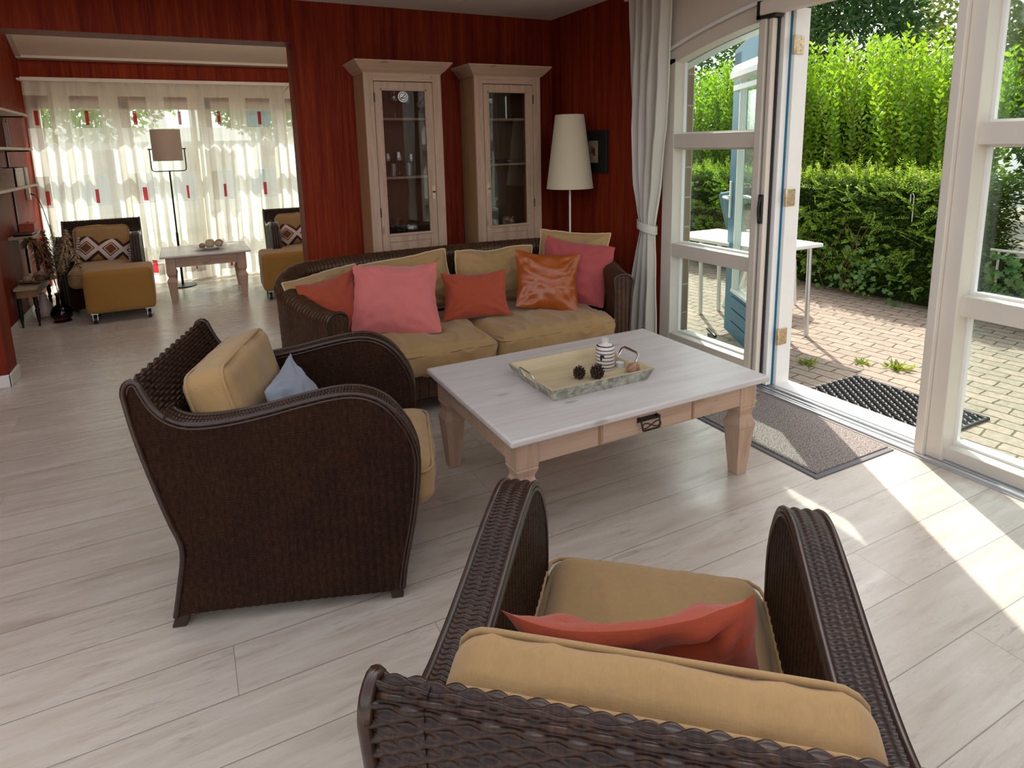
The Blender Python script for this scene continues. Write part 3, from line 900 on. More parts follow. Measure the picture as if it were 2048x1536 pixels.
def armchair_parts(root):
    rear = catmull(CH_REAR, 60); top = catmull(CH_TOP, 160); front = catmull(CH_FRONT, 60)[::-1]
    bottom = np.array([(-.012, .045), (.05, .05), (.35, .045), (.65, .035), (.707, .04)])
    C = coons(rear, top, front, bottom, 190, 70)
    inner_only_top = top
    tf = np.vstack([catmull(CH_TOP, 260), catmull(CH_FRONT, 140)[1:]])          # along the arm and down the front
    for sx in (-1, 1):
        m = MB()
        for xf, sgn in ((HW, 1), (HW - AW, -1)):
            P = np.zeros(C.shape[:2] + (3,)); P[..., 0] = sx * xf; P[..., 1:] = C
            n = np.zeros_like(P); n[..., 0] = sx * sgn
            h = weave_h(C[..., 0], C[..., 1], 0.0265, 0.005, 0.0045, 'rib')
            h *= 1.0
            P = P + n * h[..., None]
            m.grid(P, 1, C, flip=(sx * sgn < 0))
        # woven band over the arm and down the front edge, from the foot of the back scroll
        i0 = int(np.argmin(np.abs(tf[:, 0] - 0.02) + np.abs(tf[:, 1] - 0.73)))
        path = resample(tf[i0:], 900)
        xs = np.linspace(sx * (HW - AW), sx * HW, 17) if sx > 0 else np.linspace(sx * HW, sx * (HW - AW), 17)
        P, U, V = sweep_x(path, xs)
        weave(m, P, np.abs(U) - (HW - AW), V, AW / 3, 0.0105, 0.0062, 'band', 0, flip=False)
        m.build('side_panel', [MT['wicker'], MT['wickerp']], root, smooth=180)
        # rattan trim along both edges
        for xe in (HW - 0.001, HW - AW + 0.001):
            t = MB()
            full = np.vstack([tf]) if xe > HW - 0.01 else tf[i0 + 4:]
            q = resample(full, 150)
            t.tube([(sx * xe, y, z) for y, z in q], 0.0075, 8)
            # second twisted strand just inside
            ns = 110; q2 = resample(full, ns)
            d = np.gradient(q2, axis=0); d /= np.linalg.norm(d, axis=1, keepdims=True); nn = np.stack([d[:, 1], -d[:, 0]], 1)
            o_ = 0.012 * (1 if xe > HW - 0.01 else 1)
            t.tube([(sx * (xe + (0.004 if xe > HW - 0.01 else -0.004)), y + a * o_, z + b * o_) for (y, z), (a, b) in zip(q2, nn)], 0.0045, 6)
            t.build('trim', MT['cord'], root, smooth=180)
    # back: one woven sheet up the rear, over the scroll and down the inside
    inner = catmull([(.035, .715), (.062, .63), (.085, .52), (.10, .40), (.11, .28)], 60)
    it = int(np.argmin(np.abs(top[:, 0] - 0.035) + np.abs(top[:, 1] - 0.715)))
    path = np.vstack([rear, top[1:it + 1]])
    L = arclen(path)[-1]
    path = resample(path, int(L / 0.0022))
    xs = np.linspace(-HW, HW, 190)
    m = MB()
    P, U, V = sweep_x(path, xs)
    weave(m, P, U, V, 0.0262, 0.0125, 0.0105, 'basket', 0)
    xs2 = np.linspace(-HW + AW, HW - AW, 120)
    P, U, V = sweep_x(resample(inner, 200), xs2)
    weave(m, P, U, V, 0.0262, 0.0135, 0.007, 'basket', 0)
    m.build('back', MT['wicker'], root, smooth=180)
    # scroll end trims at the top of the back
    for sx in (-1, 1):
        t = MB()
        q = resample(np.vstack([rear, top[1:it + 1]]), 90)
        t.tube([(sx * (HW + 0.003), y, z) for y, z in q], 0.009, 8)
        t.build('scroll_trim', MT['cord'], root, smooth=180)
    # front rail under the seat and the floor of the frame
    m = MB()
    path = np.array([(.700, .06), (.715, .15), (.728, .26)])
    P, U, V = sweep_x(resample(path, 60), np.linspace(HW - AW, -HW + AW, 110))
    weave(m, P, U, V, 0.0265, 0.0068, 0.005, 'rib', 0)
    m.box(-HW + AW, HW - AW, 0.06, 0.725, 0.235, 0.27)
    m.build('front_rail', MT['wickerp'], root, smooth=60)
    for sx in (-1, 1):
        m = MB(); m.prism([(-.032, 0), (.012, 0), (.03, .05), (-.014, .05)], sx * HW - sx * 0.004, sx * (HW - 0.05), 'x'); m.build('leg', MT['cord'], root, bevel=0.004)
        m = MB(); m.prism([(.665, 0), (.705, 0), (.708, .045), (.66, .045)], sx * HW - sx * 0.004, sx * (HW - 0.05), 'x'); m.build('leg', MT['cord'], root, bevel=0.004)
    def cr(p):
        if p.z < 0: return 0
        return -0.012 * math.exp(-((p.x - 0.03) / 0.004) ** 2) * math.exp(-((p.y + 0.02) / 0.10) ** 2) - 0.010 * math.exp(-((p.x + 0.07 - 0.3 * p.y) / 0.006) ** 2) * math.exp(-((p.y - 0.0) / 0.07) ** 2)
    c = rounded_cushion(2 * (HW - AW) - 0.012, 0.70, 0.165, 0.055, 0.028, 40, 3, 0.0045, crease=cr)
    for k in range(len(c.v)): c.v[k] = c.v[k] + np.array([0, 0.475, 0.272])
    pp = piping(2 * (HW - AW) - 0.008, 0.705, 0.165, 0.05, 0.272 + 0.14, 0.005)
    c.tube([(x, y + 0.475, z) for x, y, z in pp], 0.005, 6, 0, False, True)
    c.build('seat_cushion', MT['beige'], root, smooth=180)
# ================================================================== ARMCHAIRS
def fwd_rot(fx, fy):           # rotation so that local +y points along (fx, fy)
    return math.atan2(-fx, fy)
ch1 = thing('rattan_armchair', 'dark rattan armchair standing side-on at the end of the coffee table, grey-blue pillow in it', 'armchair',
            (-0.146 + 0.34 * 0.30 - 0.006 * 0.954, 2.083 + 0.34 * 0.954 + 0.006 * 0.3, 0), fwd_rot(0.954, -0.30), 'rattan armchairs')
armchair_parts(ch1)
ch2 = dup(ch1, (0.443, 0.519, 0), fwd_rot(0.649, 0.761), 'dark rattan armchair in front with its back to us, rust cushion tucked in its seat', 'rattan armchairs')
ch3 = dup(ch1, (-0.81, 7.80, 0), fwd_rot(0.03, -1), 'dark rattan armchair by the sheer curtains, left of the small far table', 'rattan armchairs')
ch4 = dup(ch1, (1.135, 7.80, 0), fwd_rot(-0.02, -1), 'dark rattan armchair by the sheer curtains, half hidden behind the red wall', 'rattan armchairs')

def back_cushion(name, label, root, w, h, t, yoff, z, tilt, seed, mat, grp, yaw=0, wr=0.006):
    c = rounded_cushion(w, h, t, 0.045, 0.02, 30, seed, wr, wf=6)
    pr = [(x, y, t * 0.86) for x, y, z_ in piping(w, h, t, 0.05, 0, 0.005)]
    c.tube(pr, 0.0055, 6, 0, False, True)
    pr = [(x, y, t * 0.14) for x, y, z_ in piping(w, h, t, 0.05, 0, 0.005)]
    c.tube(pr, 0.0055, 6, 0, False, True)
    # lying cushion -> standing: local y becomes height
    for k in range(len(c.v)):
        v = c.v[k]; c.v[k] = np.stack([v[:, 0], v[:, 2] - t / 2, v[:, 1] + h / 2], 1)
    o = c.build(name, mat, smooth=180)
    tag(o, label, 'cushion', grp)
    Mr = root.matrix_basis if root is not None else Matrix.Identity(4)
    Mr = Matrix.Translation(root.location) @ Matrix.Rotation(root.rotation_euler.z, 4, 'Z')
    R_ = Matrix.Rotation(math.radians(180 + yaw), 4, 'Z') @ Matrix.Rotation(math.radians(-tilt), 4, 'X')
    o.matrix_world = Mr @ Matrix.Translation((0, yoff, z)) @ R_
    return o
back_cushion('back_cushion', 'plump beige piped cushion leaning in the side-on armchair, above a grey-blue pillow', ch1, 0.50, 0.37, 0.165, 0.215, 0.452, 14, 5, MT['beige'], 'armchair back cushions', yaw=-3)
back_cushion('back_cushion', 'long beige piped cushion along the back of the front armchair', ch2, 0.58, 0.315, 0.125, 0.165, 0.455, 14, 9, MT['beige'], 'armchair back cushions')
back_cushion('back_cushion', 'beige cushion behind a diamond pillow in the armchair near the dried grass', ch3, 0.48, 0.34, 0.13, 0.20, 0.452, 14, 6, MT['beige'], 'armchair back cushions')
back_cushion('back_cushion', 'beige cushion behind a diamond pillow in the armchair half hidden by the red wall', ch4, 0.48, 0.34, 0.13, 0.20, 0.452, 14, 8, MT['beige'], 'armchair back cushions')

def in_chair(o, root, x, y, z, yaw, tilt, roll):
    Mr = Matrix.Translation(root.location) @ Matrix.Rotation(root.rotation_euler.z, 4, 'Z')
    R_ = Matrix.Rotation(math.radians(180 + yaw), 4, 'Z') @ Matrix.Rotation(math.radians(-tilt), 4, 'X') @ Matrix.Rotation(math.radians(roll), 4, 'Y')
    o.matrix_world = Mr @ Matrix.Translation((x, y, z)) @ R_
    return o
c = throw_cushion(0.42, 0.29, 0.10, seed=4, wr=0.006)
o = tag(c.build('throw_pillow', MT['blueg'], smooth=180), 'grey-blue throw pillow in the side-on armchair', 'pillow')
in_chair(o, ch1, -0.02, 0.44, 0.459, -4, 33, 0)
c = throw_cushion(0.42, 0.315, 0.11, seed=8, wr=0.014, pinch=0.12, dent=0.03)
o = tag(c.build('throw_pillow', MT['rust'], smooth=180), 'crumpled rust throw pillow slumped in the front armchair', 'pillow')
in_chair(o, ch2, 0.03, 0.345, 0.458, 4, 20, 15)

# patterned pillows of the far armchairs: diamonds in a cream lattice
def kilim_mat():
    m, nt, out = new_mat('diamond_kilim')
    tc = nt.nodes.new('ShaderNodeTexCoord'); sp = nt.nodes.new('ShaderNodeSeparateXYZ'); nt.links.new(tc.outputs['Object'], sp.inputs[0])
    x = math_node(nt, 'PINGPONG', math_node(nt, 'ADD', sp.outputs[0], 0.2 + 1.0), 0.105)
    x = math_node(nt, 'ABSOLUTE', math_node(nt, 'SUBTRACT', x, 0.0))
    z = math_node(nt, 'ABSOLUTE', math_node(nt, 'SUBTRACT', sp.outputs[2], 0.125))
    d = math_node(nt, 'ADD', math_node(nt, 'MULTIPLY', x, 1.0), math_node(nt, 'MULTIPLY', z, 1.0))
    r = nt.nodes.new('ShaderNodeValToRGB'); r.color_ramp.interpolation = 'CONSTANT'
    e = r.color_ramp.elements
    while len(e) > 1: e.remove(e[-1])
    cols = [(0.0, (0.16, 0.055, 0.02)), (0.052, (0.62, 0.48, 0.42)), (0.062, (0.05, 0.02, 0.02)), (0.075, (0.60, 0.47, 0.42)), (0.125, (0.045, 0.02, 0.02)), (0.16, (0.30, 0.16, 0.05))]
    e[0].position = 0; e[0].color = (*cols[0][1], 1)
    for p, c_ in cols[1:]:
        k = e.new(p / 0.25); k.color = (*c_, 1)
    nt.links.new(math_node(nt, 'DIVIDE', d, 0.25), r.inputs[0])
    f = noise_tex(nt, coords(nt, 'Object', (400, 400, 400)), 1, 2)
    principled(nt, out, r.outputs[0], 0.9, 0.2, 0, bump(nt, f, 0.3, 0.002))
    return m
MT['kilim'] = kilim_mat()
MT['tassel'] = fabric('cream_tassel_wool', (0.55, 0.42, 0.36))
def kilim(root, label, tilt, roll):
    r = thing('patterned_pillow', label, 'pillow', group='diamond pillows in the far armchairs')
    c = throw_cushion(0.44, 0.25, 0.11, seed=12, wr=0.004, pinch=0.04); o1 = c.build('cover', MT['kilim'], r, smooth=180)
    for sx in (-1, 1):
        t = MB()
        for k in range(9):
            z = 0.02 + 0.21 * k / 8
            t.tube([(sx * 0.205, 0, z), (sx * 0.228, -0.012, z), (sx * 0.24, -0.012, z - 0.012)], [0.006, 0.011, 0.009], 6)
        t.build('tassels', MT['tassel'], r, smooth=180)
    in_chair(r, root, 0.0, 0.37, 0.452, 0, 24, roll)
kilim(ch3, 'dark and cream diamond pillow with tassels behind the wheeled ottoman', 24, 8)
kilim(ch4, 'dark and cream diamond pillow cut off by the red wall', 24, 0)

# ================================================================== SOFA
SO = thing('rattan_sofa', 'long brown rattan sofa with curved ends under the two glass cabinets', 'sofa', (1.53, 3.22, 0), 0)
plan = catmull([(-.90, 0), (-.985, .2), (-1.06, .42), (-1.045, .62), (-.90, .775), (-.5, .865), (0, .89), (.5, .865), (.90, .775), (1.03, .62), (1.05, .42), (1.0, .2), (.925, 0)], 760)
Lp = arclen(plan); LT = Lp[-1]
tt = Lp / LT
def rim_z(t):
    e = np.minimum(t, 1 - t)
    s = np.clip((e - 0.02) / 0.22, 0, 1); s = s * s * (3 - 2 * s)
    return 0.672 + 0.150 * s
d = np.gradient(plan, axis=0); d /= np.linalg.norm(d, axis=1, keepdims=True)
nrm = np.stack([-d[:, 1], d[:, 0]], 1)           # outward
HWD = 0.056
def section(zt):
    """(offset, z) outer bottom -> over the rim -> inner bottom"""
    a = [(HWD - 0.02, 0.11), (HWD - 0.012, 0.3)]
    a += [(HWD - 0.004, zt - 0.12)]
    for k in np.linspace(0, PI, 22): a.append(((HWD + 0.006) * math.cos(k), zt - 0.05 + 0.05 * math.sin(k)))
    a += [(-HWD + 0.004, zt - 0.12), (-HWD, 0.3), (-HWD, 0.22)]
    return np.array(a)
secs = []
NS = 90
for t, z in zip(tt, rim_z(tt)): secs.append(resample(section(z), NS))
secs = np.array(secs)
P = np.zeros((len(plan), NS, 3))
P[..., 0] = plan[:, 0:1] + nrm[:, 0:1] * secs[..., 0]
P[..., 1] = plan[:, 1:2] + nrm[:, 1:2] * secs[..., 0]
P[..., 2] = secs[..., 1]
Vv = np.array([arclen(s) for s in secs]); Uu = np.repeat(Lp[:, None], NS, 1)
m = MB()
n = grid_normals(P); n = -n
cen = plan[len(plan) // 2]
if n[len(plan) // 2, 2, 1] < 0: n = -n
h = weave_h(Uu, Vv, 0.027, 0.0068, 0.006, 'rib') + weave_h(Uu, Vv, 0.027, 0.011, 0.002, 'basket')
Q = P + n * h[..., None]
m.grid(Q, 0, np.stack([Uu, Vv], -1))
m.build('shell', MT['wickers'], SO, smooth=180)
# arm end caps with upright ribs and a trim bead
for k in (0, -1):
    zt = float(rim_z(tt[k]))
    sec = resample(section(zt), 60)
    base = plan[k]; nn = nrm[k]; fw = (-d[0] if k == 0 else d[-1])
    m = MB()
    A, B = 44, 40
    G = np.zeros((A, B, 3)); UV = np.zeros((A, B, 2))
    for i, oo in enumerate(np.linspace(-HWD + 0.002, HWD - 0.002, A)):
        zt_i = zt - 0.05 + 0.05 * math.sqrt(max(0, 1 - (oo / (HWD + 0.002)) ** 2))
        for j, z in enumerate(np.linspace(0.10, zt_i, B)):
            hh = 0.007 * abs(math.cos(PI * oo / 0.0275)) ** 0.5
            G[i, j] = (base[0] + nn[0] * oo + fw[0] * hh, base[1] + nn[1] * oo + fw[1] * hh, z); UV[i, j] = (oo, z)
    m.grid(G, 0, UV)
    m.tube([(base[0] + nn[0] * a * 1.02 + fw[0] * 0.004, base[1] + nn[1] * a * 1.02 + fw[1] * 0.004, z + 0.004) for a, z in sec[2:-2]], 0.0085, 8, 1)
    m.build('arm_front', [MT['wickers'], MT['cord']], SO, smooth=180)
# front skirt
m = MB()
fx_ = np.linspace(-0.86, 0.885, 420)
G = np.zeros((len(fx_), 12, 3)); zz = np.linspace(0.115, 0.27, 12)
for i, x in enumerate(fx_):
    hh = 0.007 * abs(math.cos(PI * x / 0.027)) ** 0.5
    G[i, :, 0] = x; G[i, :, 1] = 0.035 - hh - 0.03 * (1 - (x / 0.9) ** 2); G[i, :, 2] = zz
m.grid(G, 0, np.stack([np.repeat(fx_[:, None], 12, 1), np.repeat(zz[None], len(fx_), 0)], -1))
m.prism([(-0.88, 0.06), (0.9, 0.06), (0.98, 0.45), (0.9, 0.74), (0.4, 0.82), (-0.4, 0.82), (-0.9, 0.74), (-1.0, 0.45)], 0.2, 0.235, 'z')
m.build('front_skirt', MT['wickers'], SO, smooth=60)
for x, y in ((-0.86, 0.06), (0.88, 0.06), (-0.8, 0.72), (0.8, 0.72)):
    m = MB(); m.cyl(x, y, 0, 0.13, 0.022, 0.028); m.build('leg', MT['cord'], SO)
for k, xc in enumerate((-0.425, 0.435)):
    c = rounded_cushion(0.842, 0.80, 0.175, 0.05, 0.03, 56, 21 + k, 0.014, wf=6.5)
    pp = piping(0.846, 0.804, 0.175, 0.05, 0.155, 0.005)
    c.tube([(x, y, z - 0.012) for x, y, z in pp], 0.0055, 6, 0, False, True)
    for q in range(len(c.v)):
        v = c.v[q]
        gx = v[:, 0] + xc
        c.v[q] = np.stack([gx, v[:, 1] + 0.37 - 0.03 * (1 - np.clip(gx / 0.9, -1, 1) ** 2), v[:, 2] + 0.242], 1)
    c.build('seat_cushion', MT['beige'], SO, smooth=180)
SZ = 0.438
def cush(name, label, cat, mat, w, h, t, base, yaw, tilt, roll, seed, group, piped=False, **kw):
    c = throw_cushion(w, h, t, seed=seed, **kw)
    if piped:
        b = resample(c.border, 150, True); c.tube([tuple(p) for p in b], 0.006, 6, 1, False, True)
    o = tag(c.build(name, [mat, MT['piping']], smooth=180), label, cat, group)
    return pose(o, base, yaw, tilt, roll)
g1 = 'beige back cushions on the sofa'; g2 = 'scatter cushions on the sofa'
cush('back_cushion', 'beige sofa back cushion in the curve behind the rust and pink pillows', 'cushion', MT['beige'], 0.56, 0.36, 0.19, (0.72, 3.70, SZ), 33, 20, 0, 31, g1, True, pinch=0.03, wr=0.016)
cush('back_cushion', 'beige sofa back cushion with one corner pulled up, between pink and rust pillows', 'cushion', MT['beige'], 0.60, 0.385, 0.18, (1.25, 3.82, SZ), 4, 16, -4, 32, g1, True, pinch=0.05, wr=0.013, dent=0.05)
cush('back_cushion', 'beige sofa back cushion upright behind the small rust pillow and the orange satin one', 'cushion', MT['beige'], 0.58, 0.38, 0.18, (1.85, 3.82, SZ), -3, 16, 2, 33, g1, True, pinch=0.04, wr=0.010)
cush('back_cushion', 'beige sofa back cushion in the corner below the floor lamp, highest of its row', 'cushion', MT['beige'], 0.50, 0.46, 0.18, (2.37, 3.72, SZ + 0.01), -38, 14, 3, 34, g1, True, pinch=0.05, wr=0.016)
cush('throw_pillow', 'large pink linen pillow with flanged edges on the sofa', 'pillow', MT['pink'], 0.50, 0.43, 0.16, (1.0, 3.43, SZ), -19, 30, 0, 41, g2, flange=0.10, pinch=0.03, wr=0.007)
cush('throw_pillow', 'small rust linen pillow in the middle of the sofa', 'pillow', MT['rust'], 0.43, 0.31, 0.14, (1.545, 3.50, SZ), -13, 27, 1, 42, g2, pinch=0.10, wr=0.010)
cush('throw_pillow', 'creased burnt orange satin pillow on the sofa', 'pillow', MT['satin'], 0.43, 0.385, 0.13, (2.02, 3.45, SZ), -18, 24, 7, 43, g2, pinch=0.06, wr=0.011, radial=0.007)
cush('throw_pillow', 'rose round-edged pillow behind the orange satin one', 'pillow', MT['rose'], 0.46, 0.42, 0.17, (2.27, 3.56, SZ), -36, 22, 9, 44, g2, flange=0.06, pinch=0.0, wr=0.010)
cush('throw_pillow', 'rust linen pillow wedged between the sofa arm and the pink pillow', 'pillow', MT['rust'], 0.42, 0.36, 0.13, (0.745, 3.56, SZ), 26, 22, -4, 45, g2, pinch=0.08, wr=0.009)

# ================================================================== TABLES
def turned_square_leg(m, x, y, w0, w1, wt, zt, z1, mi=0):
    """square leg: block, groove, waist, flare, taper"""
    prof = [(w0, zt), (w0, z1 + 0.012), (w0 - 0.006, z1 + 0.008), (w0, z1 + 0.004), (w0, z1), (w1, z1 - 0.03), (w1, z1 - 0.038), (w0 + 0.006, z1 - 0.075), (w0 + 0.006, z1 - 0.09), (w0, z1 - 0.094), (w0, z1 - 0.098), (wt, 0.0)]
    vs = []; fs = []
    for w, z in prof:
        for sx, sy in ((-1, -1), (1, -1), (1, 1), (-1, 1)): vs.append((x + sx * w / 2, y + sy * w / 2, z))
    for i in range(len(prof) - 1):
        for k in range(4):
            k2 = (k + 1) % 4; fs.append((i * 4 + k, (i + 1) * 4 + k, (i + 1) * 4 + k2, i * 4 + k2))
    fs.append((0, 1, 2, 3)); e = (len(prof) - 1) * 4; fs.append((e + 3, e + 2, e + 1, e))
    return m.add(vs, fs, mi)
TX0, TX1, TY0, TY1, TZ = 0.932, 2.222, 1.851, 2.729, 0.475
ct = thing('coffee_table', 'large whitewashed coffee table with block legs, a wooden tray on it', 'table', ((TX0 + TX1) / 2, (TY0 + TY1) / 2, 0))
wx, wy = (TX1 - TX0) / 2, (TY1 - TY0) / 2
m = MB(); m.box(-wx, wx, -wy, wy, TZ - 0.028, TZ); m.build('tabletop', MT['ttop'], ct, smooth=30, bevel=0.008, seg=3)
lx, ly = wx - 0.035 - 0.05, wy - 0.035 - 0.05
for sx in (-1, 1):
    for sy in (-1, 1):
        m = MB(); turned_square_leg(m, sx * lx, sy * ly, 0.094, 0.072, 0.056, TZ - 0.028, 0.325); m.build('leg', MT['pine'], ct, smooth=0, bevel=0.003)
m = MB()
for sy in (-1, 1): m.box(-lx + 0.04, lx - 0.04, sy * (ly + 0.03) - 0.012, sy * (ly + 0.03) + 0.012, 0.345, TZ - 0.028)
for sx in (-1, 1): m.box(sx * (lx + 0.03) - 0.012, sx * (lx + 0.03) + 0.012, -ly + 0.04, ly - 0.04, 0.345, TZ - 0.028)
m.build('apron', MT['pinex'], ct, smooth=0, bevel=0.002)
dr = MB(); dr.box(-0.225, 0.225, -ly - 0.048, -ly - 0.035, 0.352, 0.438); dr = dr.build('drawer', MT['pinex'], ct, smooth=0, bevel=0.003)
for x in (-0.238, 0.238):
    m = MB(); m.box(x - 0.006, x + 0.006, -ly - 0.046, -ly - 0.03, 0.347, 0.445)
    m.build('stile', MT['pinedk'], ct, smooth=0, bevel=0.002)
hx, hy, hz = -0.01, -ly - 0.05, 0.398
m = MB()
m.box(hx - 0.052, hx + 0.052, hy, hy + 0.004, hz + 0.002, hz + 0.022)
for s in (-1, 1):
    m.tube([(hx + s * 0.045, hy, hz + 0.014), (hx + s * 0.045, hy - 0.018, hz + 0.012), (hx + s * 0.046, hy - 0.026, hz - 0.01), (hx + s * 0.04, hy - 0.026, hz - 0.024)], 0.004, 8)
    m.tube([(hx + 0.044 * math.cos(a) * 0.98, hy - 0.024, hz - 0.006 + s * 0.011 * math.sin(2 * a)) for a in np.linspace(0, PI, 24)], 0.0025, 6)
    m.tube([(hx + s * 0.045, hy, hz + 0.018), (hx + s * 0.045, hy - 0.02, hz + 0.018)], 0.007, 8)
m.tube([(hx - 0.041, hy - 0.026, hz - 0.024), (hx + 0.041, hy - 0.026, hz - 0.024)], 0.004, 8)
m.build('handle', MT['iron'], dr)

# tray and what stands in it
tr = thing('serving_tray', 'rectangular wooden tray with worn grey edges on the coffee table', 'tray', (1.492, 2.262, TZ))
m = MB(); m.box(-0.232, 0.232, -0.165, 0.165, 0.0, 0.012); m.build('base', MT['tray'], tr, smooth=0)
def slant(m, x0, x1, y0, y1, H_, out_, t, axis):
    pass
sl = 0.022; HT = 0.056; T_ = 0.010
for sy in (-1, 1):
    m = MB(); a = 0.240; b = 0.172
    m.add([(-a, sy * b, 0), (a, sy * b, 0), (a, sy * (b - T_), 0), (-a, sy * (b - T_), 0), (-a - sl, sy * (b + sl), HT), (a + sl, sy * (b + sl), HT), (a + sl - T_, sy * (b + sl - T_), HT), (-a - sl + T_, sy * (b + sl - T_), HT)],
          [(3, 7, 6, 2), (4, 5, 6, 7), (0, 3, 2, 1), (0, 4, 7, 3), (1, 2, 6, 5)])
    m.f.append((0, 1, 5, 4)); m.mi.append(1)
    m.build('long_side', [MT['tray'], MT['trayside']], tr, smooth=0, bevel=0.0015, weld=True)
for sx in (-1, 1):
    m = MB(); a = 0.240; b = 0.172
    nz_ = 21; tops = []
    for y in np.linspace(-1, 1, nz_):
        dip = 0.020 * max(0, min(1, (0.42 - abs(y)) / 0.1)); tops.append(-dip)
    vs = []
    for i, y in enumerate(np.linspace(-1, 1, nz_)):
        z = HT + tops[i]; k = z / HT
        vs += [(sx * a, y * b, 0), (sx * (a + sl * k), y * (b + sl * k), z), (sx * (a + sl * k - T_), y * (b + sl * k - T_), z), (sx * (a - T_), y * (b - T_), 0)]
    fs = []
    for i in range(nz_ - 1):
        for q in range(4): fs.append((i * 4 + q, i * 4 + (q + 1) % 4, (i + 1) * 4 + (q + 1) % 4, (i + 1) * 4 + q))
    fs += [(0, 1, 2, 3), tuple((nz_ - 1) * 4 + q for q in (3, 2, 1, 0))]
    m.add(vs, fs); m.mi = [1 if (k < (nz_ - 1) * 4 and k % 4 == 0) else 0 for k in range(len(m.f))]
    m.build('short_side', [MT['tray'], MT['trayside']], tr, smooth=0, weld=True)
    m = MB()
    m.tube([(sx * (a + sl - 0.004), -0.062, HT - 0.012), (sx * (a + sl + 0.014), -0.062, HT + 0.016), (sx * (a + sl + 0.016), -0.045, HT + 0.026), (sx * (a + sl + 0.016), 0.045, HT + 0.026), (sx * (a + sl + 0.014), 0.062, HT + 0.016), (sx * (a + sl - 0.004), 0.062, HT - 0.012)], 0.006, 10, flat=0.5)
    m.build('handle', MT['chrome'], tr, smooth=60)

# striped bottle vase
def stripes_mat():
    mt, nt, out = new_mat('striped_glaze')
    tc = nt.nodes.new('ShaderNodeTexCoord'); sp = nt.nodes.new('ShaderNodeSeparateXYZ'); nt.links.new(tc.outputs['Object'], sp.inputs[0])
    f = math_node(nt, 'FRACT', math_node(nt, 'DIVIDE', math_node(nt, 'ADD', sp.outputs[2], 0.004), 0.0162))
    s = math_node(nt, 'LESS_THAN', f, 0.28)
    s = math_node(nt, 'MULTIPLY', s, math_node(nt, 'LESS_THAN', sp.outputs[2], 0.118))
    principled(nt, out, mixc(nt, s, (0.66, 0.60, 0.56), (0.055, 0.03, 0.03)), 0.28, 0.5)
    return mt
MT['stripes'] = stripes_mat()
TB = TZ + 0.012
bo = thing('bottle_vase', 'small white bottle vase with dark stripes in the tray', 'vase', (1.636, 2.275, TB))
m = MB(); m.lathe([(0, 0), (0.040, 0), (0.044, 0.004), (0.044, 0.096), (0.041, 0.108), (0.03, 0.117), (0.016, 0.121), (0.0145, 0.128), (0.017, 0.135), (0.018, 0.142), (0.013, 0.143), (0.011, 0.13), (0.0, 0.125)], 40)
m.build('body', MT['stripes'], bo, smooth=50)
m = MB()
for a0, a1, z0, z1 in ((3.58, 3.80, 0.050, 0.076), (3.80, 4.02, 0.066, 0.076), (3.95, 4.02, 0.060, 0.066)):
    aa = np.linspace(a0, a1, 6)
    G = np.array([[(0.0443 * math.cos(a), 0.0443 * math.sin(a), z) for z in (z0, z1)] for a in aa]); m.grid(G)
m.build('painted_mark', MT['black'], bo, smooth=0)
def pine_cone(label, x, y, s, seed):
    rnd = random.Random(seed)
    m = MB()
    m.lathe([(0, 0.002), (0.006 * s, 0.004 * s), (0.009 * s, 0.018 * s), (0.006 * s, 0.036 * s), (0.0, 0.046 * s)], 12)
    k = 0
    for i in range(40):
        t = i / 39; z = (0.004 + 0.042 * t) * s; rad = (0.027 * math.sin(PI * (0.2 + 0.74 * t)) ** 0.7) * s
        a = i * 2.39996
        c, s_ = math.cos(a), math.sin(a); w = 0.0048 * s
        tip = (c * rad, s_ * rad, z + 0.013 * s)
        m.add([(c * rad * 0.4 - s_ * w, s_ * rad * 0.4 + c * w, z), (c * rad * 0.4 + s_ * w, s_ * rad * 0.4 - c * w, z), (tip[0] + s_ * w * 0.8, tip[1] - c * w * 0.8, tip[2]), (tip[0] - s_ * w * 0.8, tip[1] + c * w * 0.8, tip[2]), (c * rad * 0.9, s_ * rad * 0.9, z - 0.003 * s)],
              [(0, 1, 2, 3), (3, 2, 4), (0, 3, 4), (1, 4, 2), (0, 4, 1)])
    o = m.build('pine_cone', MT['iron2'], smooth=0)
    o.location = (x, y, TB); o.rotation_euler = (rnd.uniform(-.15, .15), rnd.uniform(-.15, .15), rnd.uniform(0, 6))
    return tag(o, label, 'pine cone', 'pine cones in the tray')
MT['iron2'] = simple('dark_cone_scales', (0.045, 0.025, 0.017), 0.6, 0.4, vary=0.5, scale=90)
pine_cone('dark pine cone lying alone in the tray, farther from the striped bottle', 1.458, 2.225, 1.05, 1)
pine_cone('dark pine cone in the tray right in front of the striped bottle', 1.523, 2.185, 1.2, 2)
tl = thing('tealight', 'white tealight in a clear cup beside the striped bottle', 'candle', (1.712, 2.262, TB))
m = MB(); m.lathe([(0, 0), (0.02, 0), (0.021, 0.018), (0.0, 0.018)], 28); m.build('wax', MT['white'], tl, smooth=50)
m = MB(); m.lathe([(0.0215, 0.0), (0.0225, 0.022), (0.0215, 0.022)], 28); m.build('cup', MT['ware'], tl, smooth=50)
tl2 = thing('tealight_glass', 'small clear candle glass half hidden behind the striped bottle', 'candle glass', (1.692, 2.322, TB))
m = MB(); m.lathe([(0, 0), (0.018, 0), (0.021, 0.032), (0.019, 0.032), (0.016, 0.005), (0, 0.005)], 28); m.build('cup', MT['ware'], tl2, smooth=50)
bm = bmesh.new(); bmesh.ops.create_icosphere(bm, subdivisions=4, radius=1)
